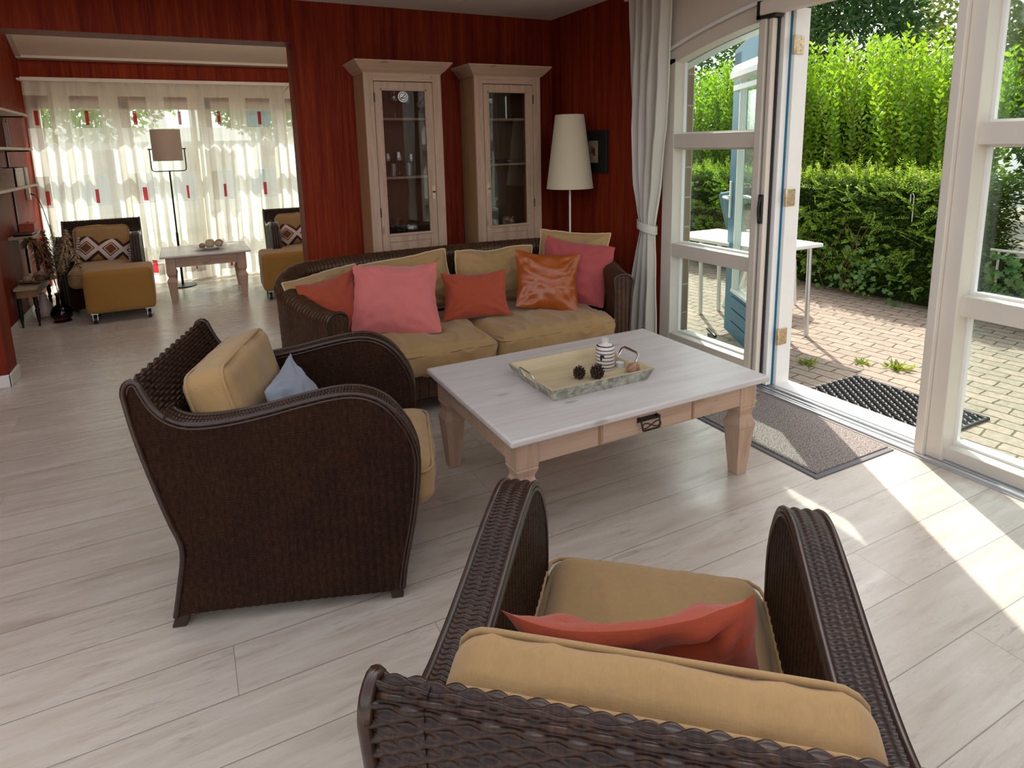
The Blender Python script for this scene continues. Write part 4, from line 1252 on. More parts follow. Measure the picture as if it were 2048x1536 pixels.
for v in bm.verts:
    q = v.co.copy(); k = 1 + 0.22 * noise.noise(q * 1.6 + Vector((3, 1, 7))) + 0.08 * noise.noise(q * 4)
    v.co = Vector((q.x * 0.034 * k, q.y * 0.026 * k, max(-0.018, q.z * 0.026 * k)))
m = MB(); m.add([tuple(v.co) for v in bm.verts], [tuple(v.index for v in f.verts) for f in bm.faces]); bm.free()
MT['stone'] = simple('salt_stone', (0.36, 0.17, 0.10), 0.35, 0.5, vary=0.35, scale=40, bumps=0.3, bscale=90)
o = tag(m.build('rock_salt_stone', MT['stone'], smooth=180), 'brownish rough stone in the front corner of the tray', 'stone')
o.location = (1.712, 2.168, TB + 0.0185); o.rotation_euler = (0, 0, 0.4)

# small table of the far room
ft = thing('side_table', 'small whitewashed pine table in front of the sheer curtains', 'table', (0.13, 7.50, 0))
m = MB(); m.box(-0.425, 0.425, -0.40, 0.40, 0.468, 0.49); m.build('tabletop', MT['ttop'], ft, smooth=30, bevel=0.01, seg=3)
for sx in (-1, 1):
    for sy in (-1, 1):
        m = MB(); turned_square_leg(m, sx * 0.335, sy * 0.315, 0.085, 0.058, 0.05, 0.468, 0.30); m.build('leg', MT['pine'], ft, smooth=0, bevel=0.003)
m = MB()
for sy in (-1, 1): m.box(-0.30, 0.30, sy * 0.335 - 0.012, sy * 0.335 + 0.012, 0.365, 0.468)
for sx in (-1, 1): m.box(sx * 0.355 - 0.012, sx * 0.355 + 0.012, -0.28, 0.28, 0.365, 0.468)
m.build('apron', MT['pinex'], ft, smooth=0)
m = MB(); m.lathe([(0, 0), (0.009, 0.0), (0.008, 0.012), (0.015, 0.02), (0.013, 0.03), (0, 0.033)], 16)
for k in range(len(m.v)): m.v[k] = np.stack([m.v[k][:, 0] + 0.02, -0.347 - m.v[k][:, 2], m.v[k][:, 1] + 0.425], 1)
m.build('knob', MT['pine'], ft, smooth=50)
dish = thing('fruit_dish', 'shallow dish of pale balls on the small far table', 'dish', (0.19, 7.42, 0.49))
m = MB(); m.lathe([(0, 0), (0.07, 0), (0.075, 0.008), (0.145, 0.026), (0.16, 0.032), (0.158, 0.036), (0.09, 0.018), (0, 0.014)], 40); m.build('bowl', MT['whitewood'], dish, smooth=50)
MT['ball'] = simple('straw_ball', (0.46, 0.36, 0.24), 0.8, 0.2, vary=0.3, scale=50, bumps=0.5, bscale=150)
MT['ballr'] = simple('dried_seed_pod', (0.34, 0.20, 0.13), 0.8, 0.2, vary=0.45, scale=60, bumps=0.6, bscale=120)
def ball(name, label, x, y, z, r, mat, grp, sq=0.85, rz=0.0, sx=1.0):
    bm = bmesh.new(); bmesh.ops.create_icosphere(bm, subdivisions=3, radius=r)
    for v in bm.verts:
        k = 1 + 0.06 * noise.noise(v.co * (1.6 / r) + Vector((x * 9, y * 7, 0)))
        v.co = Vector((v.co.x * k * sx, v.co.y * k, v.co.z * k * sq))
    m = MB(); m.add([tuple(v.co) for v in bm.verts], [tuple(v.index for v in f.verts) for f in bm.faces]); bm.free()
    o = tag(m.build(name, mat, smooth=180), label, 'decorative ball', grp)
    o.location = (x, y, z + r * sq); o.rotation_euler = (0, 0, rz)
    return o
gb = 'balls in the dish on the far table'
ball('seed_pod', 'reddish seed pod at the left edge of the dish', 0.105, 7.36, 0.512, 0.033, MT['ballr'], gb)
ball('decorative_ball', 'pale straw ball at the front middle of the dish', 0.178, 7.345, 0.510, 0.041, MT['ball'], gb)
ball('decorative_ball', 'pale straw ball at the front right of the dish', 0.265, 7.365, 0.512, 0.038, MT['ball'], gb)
ball('decorative_ball', 'pale straw ball at the back of the dish, highest of the heap', 0.185, 7.44, 0.512, 0.048, MT['ball'], gb)
ball('decorative_ball', 'greenish ball at the back right of the dish', 0.272, 7.45, 0.514, 0.042, MT['ballr'], gb)

# ================================================================== OTTOMANS
def ottoman(label, loc, rz, w, d_):
    r = thing('wheeled_ottoman', label, 'ottoman', loc, rz, 'ochre ottomans')
    c = rounded_cushion(w, d_, 0.385, 0.035, 0.006, 16, 2, 0.0015)
    for k in range(len(c.v)): c.v[k] = c.v[k] + np.array([0, 0, 0.095])
    c.build('body', MT['ochre'], r, smooth=180)
    for sx in (-1, 1):
        for sy in (-1, 1):
            x, y = sx * (w / 2 - 0.06), sy * (d_ / 2 - 0.06)
            m = MB()
            m.tube([(x + 0.013, y, 0.037), (x - 0.013, y, 0.037)], 0.037, 20); wl = m.build('wheel', MT['black'], r, smooth=40)
            m = MB(); m.tube([(x + 0.0145, y, 0.037), (x - 0.0145, y, 0.037)], 0.024, 16)
            m.box(x - 0.021, x - 0.016, y - 0.014, y + 0.014, 0.03, 0.093); m.box(x + 0.016, x + 0.021, y - 0.014, y + 0.014, 0.03, 0.093)
            m.box(x - 0.03, x + 0.03, y - 0.03, y + 0.03, 0.09, 0.098)
            m.build('fork', MT['alu'], wl, smooth=40)
    return r
ottoman('ochre cube ottoman on wheels before the armchair with the dried grass', (-0.625, 6.815, 0), 0.02, 0.55, 0.42)
ottoman('ochre cube ottoman half hidden behind the end of the red wall', (0.925, 6.94, 0), -0.02, 0.60, 0.44)
# ================================================================== GLASS CABINETS
MT['cabin'] = wood('shaded_brown_cabinet_back', (0.15, 0.085, 0.045), (0.09, 0.045, 0.025), 'z', knots=False)  # back panel darkened; shade inside the cabinet is put into this colour
def cabinet(name, label, x0, x1, dx0, dx1, gx0, gx1, shelves, hinge_left):
    yf, yb = 4.76, 5.06
    r = thing(name, label, 'cabinet', ((x0 + x1) / 2, yb, 0), 0, 'glass display cabinets')
    ox, oy = (x0 + x1) / 2, yb
    X = lambda x: x - ox
    D = yf - yb                                    # front plane in local y
    m = MB()
    m.box(X(x0), X(x0) + 0.02, D + 0.022, 0, 0.0, 2.07); m.box(X(x1) - 0.02, X(x1), D + 0.022, 0, 0.0, 2.07)
    m.box(X(x0), X(x1), D + 0.022, 0, 2.05, 2.07); m.box(X(x0), X(x1), D + 0.03, 0, 0.06, 0.08)
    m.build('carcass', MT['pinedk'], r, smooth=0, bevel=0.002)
    m = MB(); m.box(X(x0) + 0.02, X(x1) - 0.02, -0.012, 0, 0.08, 2.05); m.build('back_panel', MT['cabin'], r, smooth=0)
    for a_, b_ in ((X(x0), X(dx0) - 0.003), (X(dx1) + 0.003, X(x1))):
        m = MB(); m.box(a_, b_, D, D + 0.022, 0.0, 2.07); m.build('face_stile', MT['pine'], r, smooth=0, bevel=0.002)
    for a_, b_ in ((2.0, 2.07), (0.0, 0.11)):
        m = MB(); m.box(X(dx0) - 0.003, X(dx1) + 0.003, D + 0.001, D + 0.022, a_, b_); m.build('face_rail', MT['pinex'], r, smooth=0, bevel=0.002)
    # flared crown
    m = MB(); o = 0.073; lv = [(0.0, 2.055), (0.004, 2.062), (0.024, 2.078), (o - 0.005, 2.128), (o, 2.133), (o, 2.142)]
    vs = []
    for e, z in lv: vs += [(X(x0) - e, D - e, z), (X(x1) + e, D - e, z), (X(x1) + e, 0, z), (X(x0) - e, 0, z)]
    fs = [(i * 4 + k, i * 4 + (k + 1) % 4, (i + 1) * 4 + (k + 1) % 4, (i + 1) * 4 + k) for i in range(len(lv) - 1) for k in range(4)]
    n = (len(lv) - 1) * 4; fs.append((n, n + 1, n + 2, n + 3))
    m.add(vs, fs); m.build('crown', MT['pinex'], r, smooth=0)
    # door
    y0, y1 = D - 0.001, D + 0.021
    m = MB()
    m.box(X(dx0), X(gx0), y0, y1, 0.115, 1.995); m.box(X(gx1), X(dx1), y0, y1, 0.115, 1.995)
    m.box(X(gx0), X(gx1), y0, y1, 1.93, 1.995); m.box(X(gx0), X(gx1), y0, y1, 0.785, 0.85); m.box(X(gx0), X(gx1), y0, y1, 0.115, 0.18)
    m.box(X(gx0), X(gx1), y0 + 0.008, y1 - 0.004, 0.18, 0.785)
    dr = m.build('door', MT['pine'], r, smooth=0, bevel=0.003)
    m = MB(); b = 0.012
    m.box(X(gx0) - b, X(gx0), y0 - 0.006, y0, 0.838, 1.942); m.box(X(gx1), X(gx1) + b, y0 - 0.006, y0, 0.838, 1.942)
    m.box(X(gx0) - b, X(gx1) + b, y0 - 0.006, y0, 1.93, 1.942); m.box(X(gx0) - b, X(gx1) + b, y0 - 0.010, y0, 0.832, 0.85)
    m.build('moulding', MT['pinex'], dr, smooth=0, bevel=0.002)
    m = MB(); m.box(X(gx0) + 0.018, X(gx1) - 0.018, y0 + 0.0015, y0 + 0.012, 0.2, 0.765); m.build('panel', MT['pine'], dr, smooth=0, bevel=0.005)
    m = MB(); m.box(X(gx0) - 0.004, X(gx1) + 0.004, y0 + 0.010, y0 + 0.014, 0.846, 1.934); m.build('pane', MT['cabglass'], dr, smooth=0)
    hx = X(dx1) - 0.023 if hinge_left else X(dx0) + 0.023
    m = MB(); m.box(hx - 0.011, hx + 0.011, y0 - 0.003, y0, 1.105, 1.205); m.build('lock_plate', MT['brass'], dr, smooth=0, bevel=0.001)
    m = MB(); m.tube([(hx, y0 - 0.002, 1.16), (hx, y0 - 0.02, 1.16)], 0.004, 8); m.box(hx - 0.003 - 0.012 * (1 if hinge_left else -1), hx + 0.006, y0 - 0.026, y0 - 0.018, 1.154, 1.166)
    m.build('key', MT['iron'], dr)
    hxx = X(dx0) - 0.002 if hinge_left else X(dx1) + 0.002
    for z in (1.88, 1.02, 0.3):
        m = MB(); m.tube([(hxx, y0 - 0.003, z - 0.035), (hxx, y0 - 0.003, z + 0.035)], 0.005, 8); m.build('hinge', MT['iron'], dr)
    for z in shelves:
        m = MB(); m.box(X(x0) + 0.021, X(x1) - 0.021, D + 0.045, -0.013, z - 0.018, z); m.build('shelf', MT['pinex'], r, smooth=0, bevel=0.002)
    m = MB(); m.box(X(x0) + 0.021, X(x1) - 0.021, D + 0.03, -0.013, 0.79, 0.81); m.build('shelf', MT['pinex'], r, smooth=0)
    return r, dr
cb1, door1 = cabinet('display_cabinet', 'limed pine glass cabinet with a round white sticker on its pane', 1.25, 1.857, 1.325, 1.783, 1.381, 1.72, (1.733, 1.287), True)
cb2, door2 = cabinet('display_cabinet', 'limed pine glass cabinet in the corner beside the tall cone lamp, without a sticker', 2.14, 2.745, 2.217, 2.67, 2.263, 2.602, (1.729, 1.36), False)
# round no-smoking sticker on the first pane
sx_, sz_, sy_ = 1.548 - 1.5535, 1.887, 4.76 - 5.06 + 0.0075
m = MB()
def disc(m, r0, r1, y, mi, seg=40):
    vs = []; fs = []
    for k in range(seg):
        a = 2 * PI * k / seg
        vs += [(sx_ + r0 * math.cos(a), y, sz_ + r0 * math.sin(a)), (sx_ + r1 * math.cos(a), y, sz_ + r1 * math.sin(a))]
    for k in range(seg):
        k2 = (k + 1) % seg; fs.append((2 * k, 2 * k + 1, 2 * k2 + 1, 2 * k2))
    m.add(vs, fs, mi)
disc(m, 0.0001, 0.040, sy_, 0); disc(m, 0.027, 0.032, sy_ - 0.0006, 1)
m.box(-0.030, 0.030, -0.0004, 0.0004, -0.0025, 0.0025, 1, (0, math.radians(-45), 0), (sx_, sy_ - 0.001, sz_))
m.box(-0.019, 0.013, -0.0003, 0.0003, -0.0035, 0.0035, 1, (0, 0, 0), (sx_, sy_ - 0.0008, sz_ - 0.009)); m.box(0.014, 0.018, -0.0003, 0.0003, -0.0035, 0.0035, 1, (0, 0, 0), (sx_, sy_ - 0.0008, sz_ - 0.009))
m.tube([(sx_ + 0.014 + 0.003 * math.sin(6 * t), sy_ - 0.0008, sz_ - 0.003 + 0.02 * t) for t in np.linspace(0, 1, 8)], 0.0012, 5, 1)
m.build('no_smoking_sticker', [simple('sticker_white', (0.8, 0.8, 0.78), 0.4), simple('sticker_black', (0.03, 0.03, 0.03), 0.4)], door1, smooth=0)

def wine_glass(label, x, y, z, h, r, grp):
    prof = [(0, 0), (r * 0.85, 0.001), (r * 0.8, 0.004), (0.005, 0.010), (0.004, h * 0.42), (r * 0.55, h * 0.48), (r, h * 0.66), (r * 0.95, h * 0.8), (r * 0.78, h), (r * 0.74, h), (r * 0.9, h * 0.8), (r * 0.94, h * 0.66), (r * 0.5, h * 0.5), (0, h * 0.46)]
    m = MB(); m.lathe(prof, 24); o = tag(m.build('wine_glass', MT['ware'], smooth=60), label, 'glass', grp); o.location = (x, y, z); return o
def tumbler(label, x, y, z, h, r, grp):
    m = MB(); m.lathe([(0, 0), (r * 0.85, 0), (r, h), (r * 0.93, h), (r * 0.8, 0.006), (0, 0.006)], 24)
    o = tag(m.build('tumbler', MT['ware'], smooth=50), label, 'glass', grp); o.location = (x, y, z); return o
ga = 'glasses on the top shelf of the cabinet with the sticker'
wine_glass('wine glass at the hinge side of the top shelf behind the sticker pane', 1.40, 4.90, 1.733, 0.19, 0.036, ga)
wine_glass('large wine glass below the round sticker on the top shelf', 1.52, 4.90, 1.733, 0.21, 0.045, ga)
wine_glass('wine glass farther right of the sticker on the top shelf', 1.63, 4.93, 1.733, 0.19, 0.036, ga)
gb_ = 'glasses on the middle shelf of the cabinet with the sticker'
for k, (x, y, h, r_, w_) in enumerate([(1.395, 4.86, 0.17, 0.032, 1), (1.45, 4.93, 0.18, 0.034, 1), (1.47, 4.85, 0.10, 0.03, 0), (1.525, 4.88, 0.19, 0.036, 1), (1.55, 4.96, 0.18, 0.034, 1), (1.60, 4.87, 0.10, 0.032, 0), (1.65, 4.95, 0.17, 0.033, 1)]):
    lab = ['first', 'second', 'third', 'fourth', 'fifth', 'sixth', 'seventh'][k] + ' glass from the hinge side on the middle shelf, a ' + ('stemmed wine glass' if w_ else 'short tumbler')
    (wine_glass if w_ else tumbler)(lab, x, y, 1.287, h, r_, gb_)
gc = 'glassware on the bottom shelf of the cabinet with the sticker'
tumbler('tall tumbler nearest the hinges on the bottom cabinet shelf', 1.42, 4.88, 0.811, 0.15, 0.036, gc)
tumbler('second tall tumbler from the hinges on the bottom cabinet shelf', 1.49, 4.86, 0.811, 0.14, 0.034, gc)
m = MB(); m.lathe([(0, 0), (0.06, 0), (0.08, 0.03), (0.085, 0.09), (0.06, 0.11), (0.058, 0.11), (0.078, 0.085), (0.074, 0.03), (0, 0.008)], 28)
o = tag(m.build('glass_bowl', MT['ware'], smooth=60), 'round glass bowl on the bottom shelf of the cabinet with the sticker', 'bowl'); o.location = (1.61, 4.91, 0.811)
wine_glass('big wine glass on the top shelf of the corner cabinet', 2.335, 4.89, 1.729, 0.205, 0.046, None)
m = MB(); m.lathe([(0, 0), (0.021, 0), (0.021, 0.19), (0.018, 0.19), (0.018, 0.01), (0, 0.01)], 24)
o = tag(m.build('glass_vase', MT['ware'], smooth=40), 'narrow cylinder vase on the top shelf of the corner cabinet', 'vase'); o.location = (2.50, 4.92, 1.729)
fd = thing('flat_box', 'flat dark box with a pale clasp on the middle shelf of the corner cabinet', 'box', (2.48, 4.91, 1.36))
m = MB(); m.box(-0.12, 0.10, -0.08, 0.08, 0, 0.03); m.build('body', MT['iron'], fd, smooth=0, bevel=0.004)
m = MB(); m.box(-0.03, 0.02, -0.086, -0.078, 0.016, 0.026); m.build('clasp', MT['chrome'], fd, smooth=0)
m = MB(); m.box(-0.055, 0.055, 0.0, 0.012, 0.0, 0.17)
o = tag(m.build('tile_plaque', MT['black'], smooth=0, bevel=0.002), 'dark plaque leaning in the bottom of the corner cabinet', 'plaque'); o.location = (2.40, 4.95, 0.811); o.rotation_euler = (math.radians(-10), 0, math.radians(6))
def mosaic_mat():
    mt, nt, out = new_mat('mottled_mosaic')
    vo = N(nt, 'ShaderNodeTexVoronoi', Scale=38.0); nt.links.new(coords(nt), vo.inputs['Vector'])
    principled(nt, out, ramp(nt, vo.outputs['Color'], [(0.2, (0.05, 0.02, 0.015)), (0.5, (0.35, 0.22, 0.15)), (0.8, (0.6, 0.5, 0.4))]), 0.4)
    return mt
m = MB(); m.lathe([(0, 0), (0.045, 0), (0.055, 0.02), (0.057, 0.085), (0.053, 0.09), (0.05, 0.085), (0.05, 0.01), (0, 0.01)], 28)
o = tag(m.build('mosaic_candle_holder', mosaic_mat(), smooth=50), 'mottled mosaic candle holder in the bottom of the corner cabinet', 'candle holder'); o.location = (2.47, 4.86, 0.811)
m = MB(); m.lathe([(0, 0), (0.03, 0), (0.038, 0.07), (0.036, 0.07), (0.028, 0.005), (0, 0.005)], 24)
o = tag(m.build('tumbler', MT['ware'], smooth=50), 'clear tumbler at the key side in the bottom of the corner cabinet', 'glass'); o.location = (2.32, 4.87, 0.811)

# ================================================================== LAMPS
l1 = thing('floor_lamp', 'white floor lamp with a tall cream cone shade in the corner behind the sofa', 'floor lamp', (2.812, 4.41, 0))
m = MB(); m.lathe([(0.192, 1.152), (0.190, 1.158), (0.116, 1.735), (0.113, 1.738), (0.112, 1.733), (0.186, 1.155), (0.190, 1.150), (0.192, 1.152)], 56); m.build('lamp_shade', MT['shade'], l1, smooth=60)
m = MB(); m.cyl(0, 0, 0.02, 1.5, 0.0085, seg=14); m.tube([(-0.11, 0, 1.70), (0.11, 0, 1.70)], 0.003, 6); m.tube([(0, -0.11, 1.70), (0, 0.11, 1.70)], 0.003, 6); m.cyl(0, 0, 1.5, 1.702, 0.004, seg=8); m.build('pole', MT['white'], l1)
m = MB(); m.lathe([(0, 0), (0.14, 0), (0.14, 0.014), (0.02, 0.024), (0, 0.024)], 40); m.build('base', MT['white'], l1, smooth=40)
l2 = thing('floor_lamp', 'dark floor lamp with a taupe drum shade in a fork, before the sheer curtains', 'floor lamp', (-0.128, 8.08, 0))
m = MB(); m.lathe([(0.152, 1.425), (0.150, 1.43), (0.150, 1.765), (0.147, 1.768), (0.147, 1.425), (0.152, 1.425)], 48); m.build('lamp_shade', MT['shade2'], l2, smooth=60)
m = MB(); m.tube([(-0.172, 0, 1.56), (-0.172, 0, 1.35), (-0.168, 0, 1.325), (-0.145, 0, 1.312), (0.145, 0, 1.312), (0.168, 0, 1.325), (0.172, 0, 1.35), (0.172, 0, 1.56)], 0.006, 8)
for s in (-1, 1): m.tube([(s * 0.188, 0, 1.555), (s * 0.146, 0, 1.555)], 0.007, 8)
m.build('fork', MT['iron'], l2)
m = MB(); m.cyl(0, 0, 0.02, 0.62, 0.0135, seg=14); m.cyl(0, 0, 0.62, 1.312, 0.009, seg=12); m.build('pole', MT['iron'], l2)
m = MB(); m.lathe([(0, 0), (0.145, 0), (0.145, 0.012), (0.02, 0.022), (0, 0.022)], 40); m.build('base', MT['iron'], l2, smooth=40)

# picture in the corner
pf = thing('framed_picture', 'small dark framed picture beside the cone lamp', 'picture', (XW, 4.37, 1.44))
m = MB(); m.box(-0.026, 0.0, -0.165, 0.165, -0.17, 0.17); m.build('frame', MT['black'], pf, smooth=0, bevel=0.003)
m = MB(); m.box(-0.0275, -0.026, -0.052, 0.085, -0.088, 0.088); m.build('mount', simple('aged_paper', (0.30, 0.22, 0.13), 0.8, vary=0.2), pf, smooth=0)
m = MB()
for k, (y, w, z0, z1) in enumerate(((-0.012, 0.03, -0.03, -0.005), (0.0, 0.052, -0.01, 0.012), (-0.015, 0.018, 0.01, 0.03), (0.02, 0.012, 0.01, 0.04), (0.0, 0.01, 0.01, 0.034))):
    m.box(-0.0285, -0.0275, y - w / 2 + 0.014, y + w / 2 + 0.014, z0, z1)
m.build('print', simple('dark_red_print', (0.10, 0.02, 0.02), 0.8), pf, smooth=0)

# ================================================================== MATS
dm = thing('door_mat', 'speckled grey brown mat lying inside the garden door', 'mat', (2.735, 2.11, 0.0))
m = MB(); m.box(-0.345, 0.215, -0.40, 0.42, 0.0, 0.006); m.build('rubber_edge', MT['matedge'], dm, smooth=0, bevel=0.002)
m = MB(); m.box(-0.315, 0.208, -0.372, 0.39, 0.006, 0.011); m.build('pile', MT['mat'], dm, smooth=0)
rm = thing('rubber_mat', 'black ring pattern rubber mat on the paving outside the door', 'mat', (3.53, 2.10, -0.035), 0.0)
m = MB()
for k in range(23):
    y = -0.375 + 0.75 * k / 22
    pts = [(-0.255 + 0.51 * t, y + 0.011 * math.sin(2 * PI * t * 10 + (k % 2) * PI), 0.011) for t in np.linspace(0, 1, 81)]
    m.tube(pts, 0.0052, 5)
for k in range(21):
    x = -0.255 + 0.51 * k / 20
    m.box(x - 0.003, x + 0.003, -0.375, 0.375, 0.003, 0.012)
m.build('lattice', MT['black'], rm, smooth=60)
m = MB()
for a in ((-0.275, 0.275, -0.39, -0.372), (-0.275, 0.275, 0.372, 0.39), (-0.275, -0.255, -0.39, 0.39), (0.255, 0.275, -0.39, 0.39)): m.box(a[0], a[1], a[2], a[3], 0.0, 0.014)
m.build('border', MT['black'], rm, smooth=0, bevel=0.003)

# ================================================================== CURTAINS
def cloth_white():
    mt, nt, out = new_mat('white_curtain_cloth')
    f = noise_tex(nt, coords(nt, 'Object', (500, 500, 60)), 1, 2)
    p = nt.nodes.new('ShaderNodeBsdfPrincipled'); p.inputs['Base Color'].default_value = (0.72, 0.68, 0.61, 1); p.inputs['Roughness'].default_value = 0.85
    p.inputs['Specular IOR Level'].default_value = 0.15
    nt.links.new(bump(nt, f, 0.2, 0.001), p.inputs['Normal'])
    t = nt.nodes.new('ShaderNodeBsdfTranslucent'); t.inputs[0].default_value = (0.72, 0.68, 0.6, 1)
    mx = nt.nodes.new('ShaderNodeMixShader'); mx.inputs[0].default_value = 0.3
    nt.links.new(p.outputs[0], mx.inputs[1]); nt.links.new(t.outputs[0], mx.inputs[2]); nt.links.new(mx.outputs[0], out.inputs[0])
    return mt
MT['cloth'] = cloth_white()
ct_ = thing('curtain', 'white curtain gathered with a tieback beside the garden door', 'curtain', (2.955, 3.62, 0))
zs = [2.53, 2.46, 2.1, 1.6, 1.2, 1.0, 0.91, 0.86, 0.7, 0.4, 0.15, 0.02]
L_ = [3.805, 3.80, 3.80, 3.79, 3.745, 3.69, 3.658, 3.66, 3.71, 3.80, 3.83, 3.84]
R__ = [3.425, 3.42, 3.43, 3.445, 3.50, 3.535, 3.545, 3.54, 3.53, 3.52, 3.515, 3.515]
A_ = [0.035, 0.038, 0.042, 0.045, 0.045, 0.042, 0.036, 0.036, 0.042, 0.045, 0.048, 0.05]
zz = np.linspace(2.53, 0.02, 90); u = np.linspace(0, 1, 150)
G = np.zeros((90, 150, 3))
for i, z in enumerate(zz):
    l = np.interp(-z, [-q for q in zs], L_); r_ = np.interp(-z, [-q for q in zs], R__); a = np.interp(-z, [-q for q in zs], A_)
    ph = 0.25 * math.sin(z * 1.7)
    for j, t in enumerate(u):
        w = 0.5 + 0.5 * math.sin(2 * PI * (4.5 * t + ph * (1 - t)) + 0.6 * math.sin(5 * t))
        slack = 0.02 * noise.noise(Vector((t * 6, z * 3, 1.0)))
        G[i, j] = (a * (w - 0.5) * 1.6 + slack * 0.7, l + (r_ - l) * t - 3.62 + 0.006 * math.sin(2 * PI * 9 * t), z)
G_drape = G.copy()
m = MB(); m.grid(G); o = m.build('drape', MT['cloth'], ct_, smooth=180)
m = MB(); q = []
for a in np.linspace(0, 2 * PI, 40, endpoint=False):
    q.append((0.068 * math.cos(a), -0.018 + 0.082 * math.sin(a), 0.905 + 0.02 * math.sin(a) - 0.012 * math.cos(a)))
G = np.array([[(x, y, z + dz) for x, y, z in q + q[:1]] for dz in (-0.03, -0.015, 0.0, 0.015, 0.03)]); m.grid(G)
m.build('tieback', MT['cloth'], ct_, smooth=180)

# its twin beyond the right sidelight
ct2 = thing('curtain', 'white curtain beyond the right sidelight, seen mirrored in the sticker cabinet pane', 'curtain', (2.955, 0.62, 0))
m = MB(); m.grid(np.concatenate([G_drape * np.array([1, -1, 1]) + np.array([0, 0.0, 0])])[:, ::-1]); m.build('drape', MT['cloth'], ct2, smooth=180)

def sheer_mat():
    mt, nt, out = new_mat('sheer_patch_curtain')
    tc = nt.nodes.new('ShaderNodeTexCoord'); sp = nt.nodes.new('ShaderNodeSeparateXYZ'); nt.links.new(tc.outputs['UV'], sp.inputs[0])
    fx_ = math_node(nt, 'FRACT', math_node(nt, 'DIVIDE', math_node(nt, 'ADD', sp.outputs[0], 0.11 + 4.5), 0.45))
    fz = math_node(nt, 'FRACT', math_node(nt, 'DIVIDE', math_node(nt, 'SUBTRACT', sp.outputs[1], 0.10), 0.85))
    inx = math_node(nt, 'LESS_THAN', fx_, 0.60)
    inz = math_node(nt, 'LESS_THAN', fz, 0.40)
    patch = math_node(nt, 'MULTIPLY', inx, inz)
    sx1 = math_node(nt, 'LESS_THAN', math_node(nt, 'ABSOLUTE', math_node(nt, 'SUBTRACT', fx_, 0.32)), 0.04)
    sz1 = math_node(nt, 'LESS_THAN', math_node(nt, 'ABSOLUTE', math_node(nt, 'SUBTRACT', fz, 0.125)), 0.09)
    strip = math_node(nt, 'MULTIPLY', sx1, sz1)
    weavef = noise_tex(nt, coords(nt, 'UV', (900, 900, 1)), 1, 1)
    opq = math_node(nt, 'SUBTRACT', 0.82, math_node(nt, 'MULTIPLY', patch, 0.40))
    opq = math_node(nt, 'MAXIMUM', opq, math_node(nt, 'MULTIPLY', strip, 0.95))
    col = mixc(nt, strip, (0.95, 0.90, 0.81), (0.45, 0.03, 0.035))
    d = nt.nodes.new('ShaderNodeBsdfDiffuse'); nt.links.new(col, d.inputs[0])
    t = nt.nodes.new('ShaderNodeBsdfTranslucent'); nt.links.new(col, t.inputs[0])
    m1 = nt.nodes.new('ShaderNodeMixShader'); m1.inputs[0].default_value = 0.78
    nt.links.new(d.outputs[0], m1.inputs[1]); nt.links.new(t.outputs[0], m1.inputs[2])
    tr_ = nt.nodes.new('ShaderNodeBsdfTransparent')
    m2 = nt.nodes.new('ShaderNodeMixShader'); nt.links.new(opq, m2.inputs[0])
    nt.links.new(tr_.outputs[0], m2.inputs[1]); nt.links.new(m1.outputs[0], m2.inputs[2]); nt.links.new(m2.outputs[0], out.inputs[0])
    return mt
MT['sheer'] = sheer_mat()
def sheer(label, x0, x1, full, seed, y=8.40):
    nz_, nx = 40, int((x1 - x0) * 170)
    zz = np.linspace(2.285, 0.015, nz_); G = np.zeros((nz_, nx, 3)); UV = np.zeros((nz_, nx, 2))
    for j, t in enumerate(np.linspace(0, 1, nx)):
        x = x0 + (x1 - x0) * t
        for i, z in enumerate(zz):
            s = (2.285 - z) / 2.27
            k = 2 * PI * x / 0.118
            amp = 0.016 + 0.026 * s
            wob = 1.2 * noise.noise(Vector((x * 1.3, z * 0.5, seed)))
            yy = amp * math.sin(k + wob + 0.7 * math.sin(k * 0.5)) + 0.022 * s * noise.noise(Vector((x * 3, z, seed + 5.0)))
            lean = 0.10 * s * noise.noise(Vector((x * 0.9, 0.3, seed + 9)))
            G[i, j] = (x + lean * 0.6 + 0.012 * math.sin(2 * k) * s, y + yy, z); UV[i, j] = (x * full + seed, z)
    m = MB(); m.grid(G, 0, UV)
    return tag(m.build('sheer_curtain', MT['sheer'], smooth=180), label, 'curtain', 'sheer curtains')
sheer('sheer curtain with red strips hanging behind the drum lamp and the left far armchair', -1.41, 0.20, 1.0, 0.0)
sheer('sheer curtain with red strips hanging behind the small far table, next to the red wall', 0.13, 1.62, 1.0, 0.03, 8.395)
# ================================================================== WALL SHELVES AND SIDE STAND (far room, left)
for k, z in enumerate((1.90, 1.585, 1.25)):
    r = thing('wall_shelf', ['top', 'middle', 'bottom'][k] + ' grey pine board of the wall shelves beside the sheer curtains', 'shelf', (XL, 6.75, z), 0, 'wall shelves')
    m = MB(); m.box(0.002, 0.20, -0.9, 0.78, -0.022, 0.0); m.build('board', MT['shelfw'], r, smooth=0, bevel=0.002)
    for y in (-0.5, 0.72):
        m = MB(); m.box(0.012, 0.18, y - 0.007, y + 0.007, -0.034, -0.0225); m.build('bracket', MT['black'], r, smooth=0)
for k, y in enumerate((6.25, 7.47)):
    m = MB(); m.box(XL + 0.001, XL + 0.011, y - 0.016, y + 0.016, 0.75, 2.12)
    tag(m.build('shelf_rail', MT['black'], smooth=0), ['black upright rail carrying the wall shelves, nearer the pillar', 'black upright rail carrying the wall shelves, nearer the curtains'][k], 'rail', 'shelf rails')
m = MB()
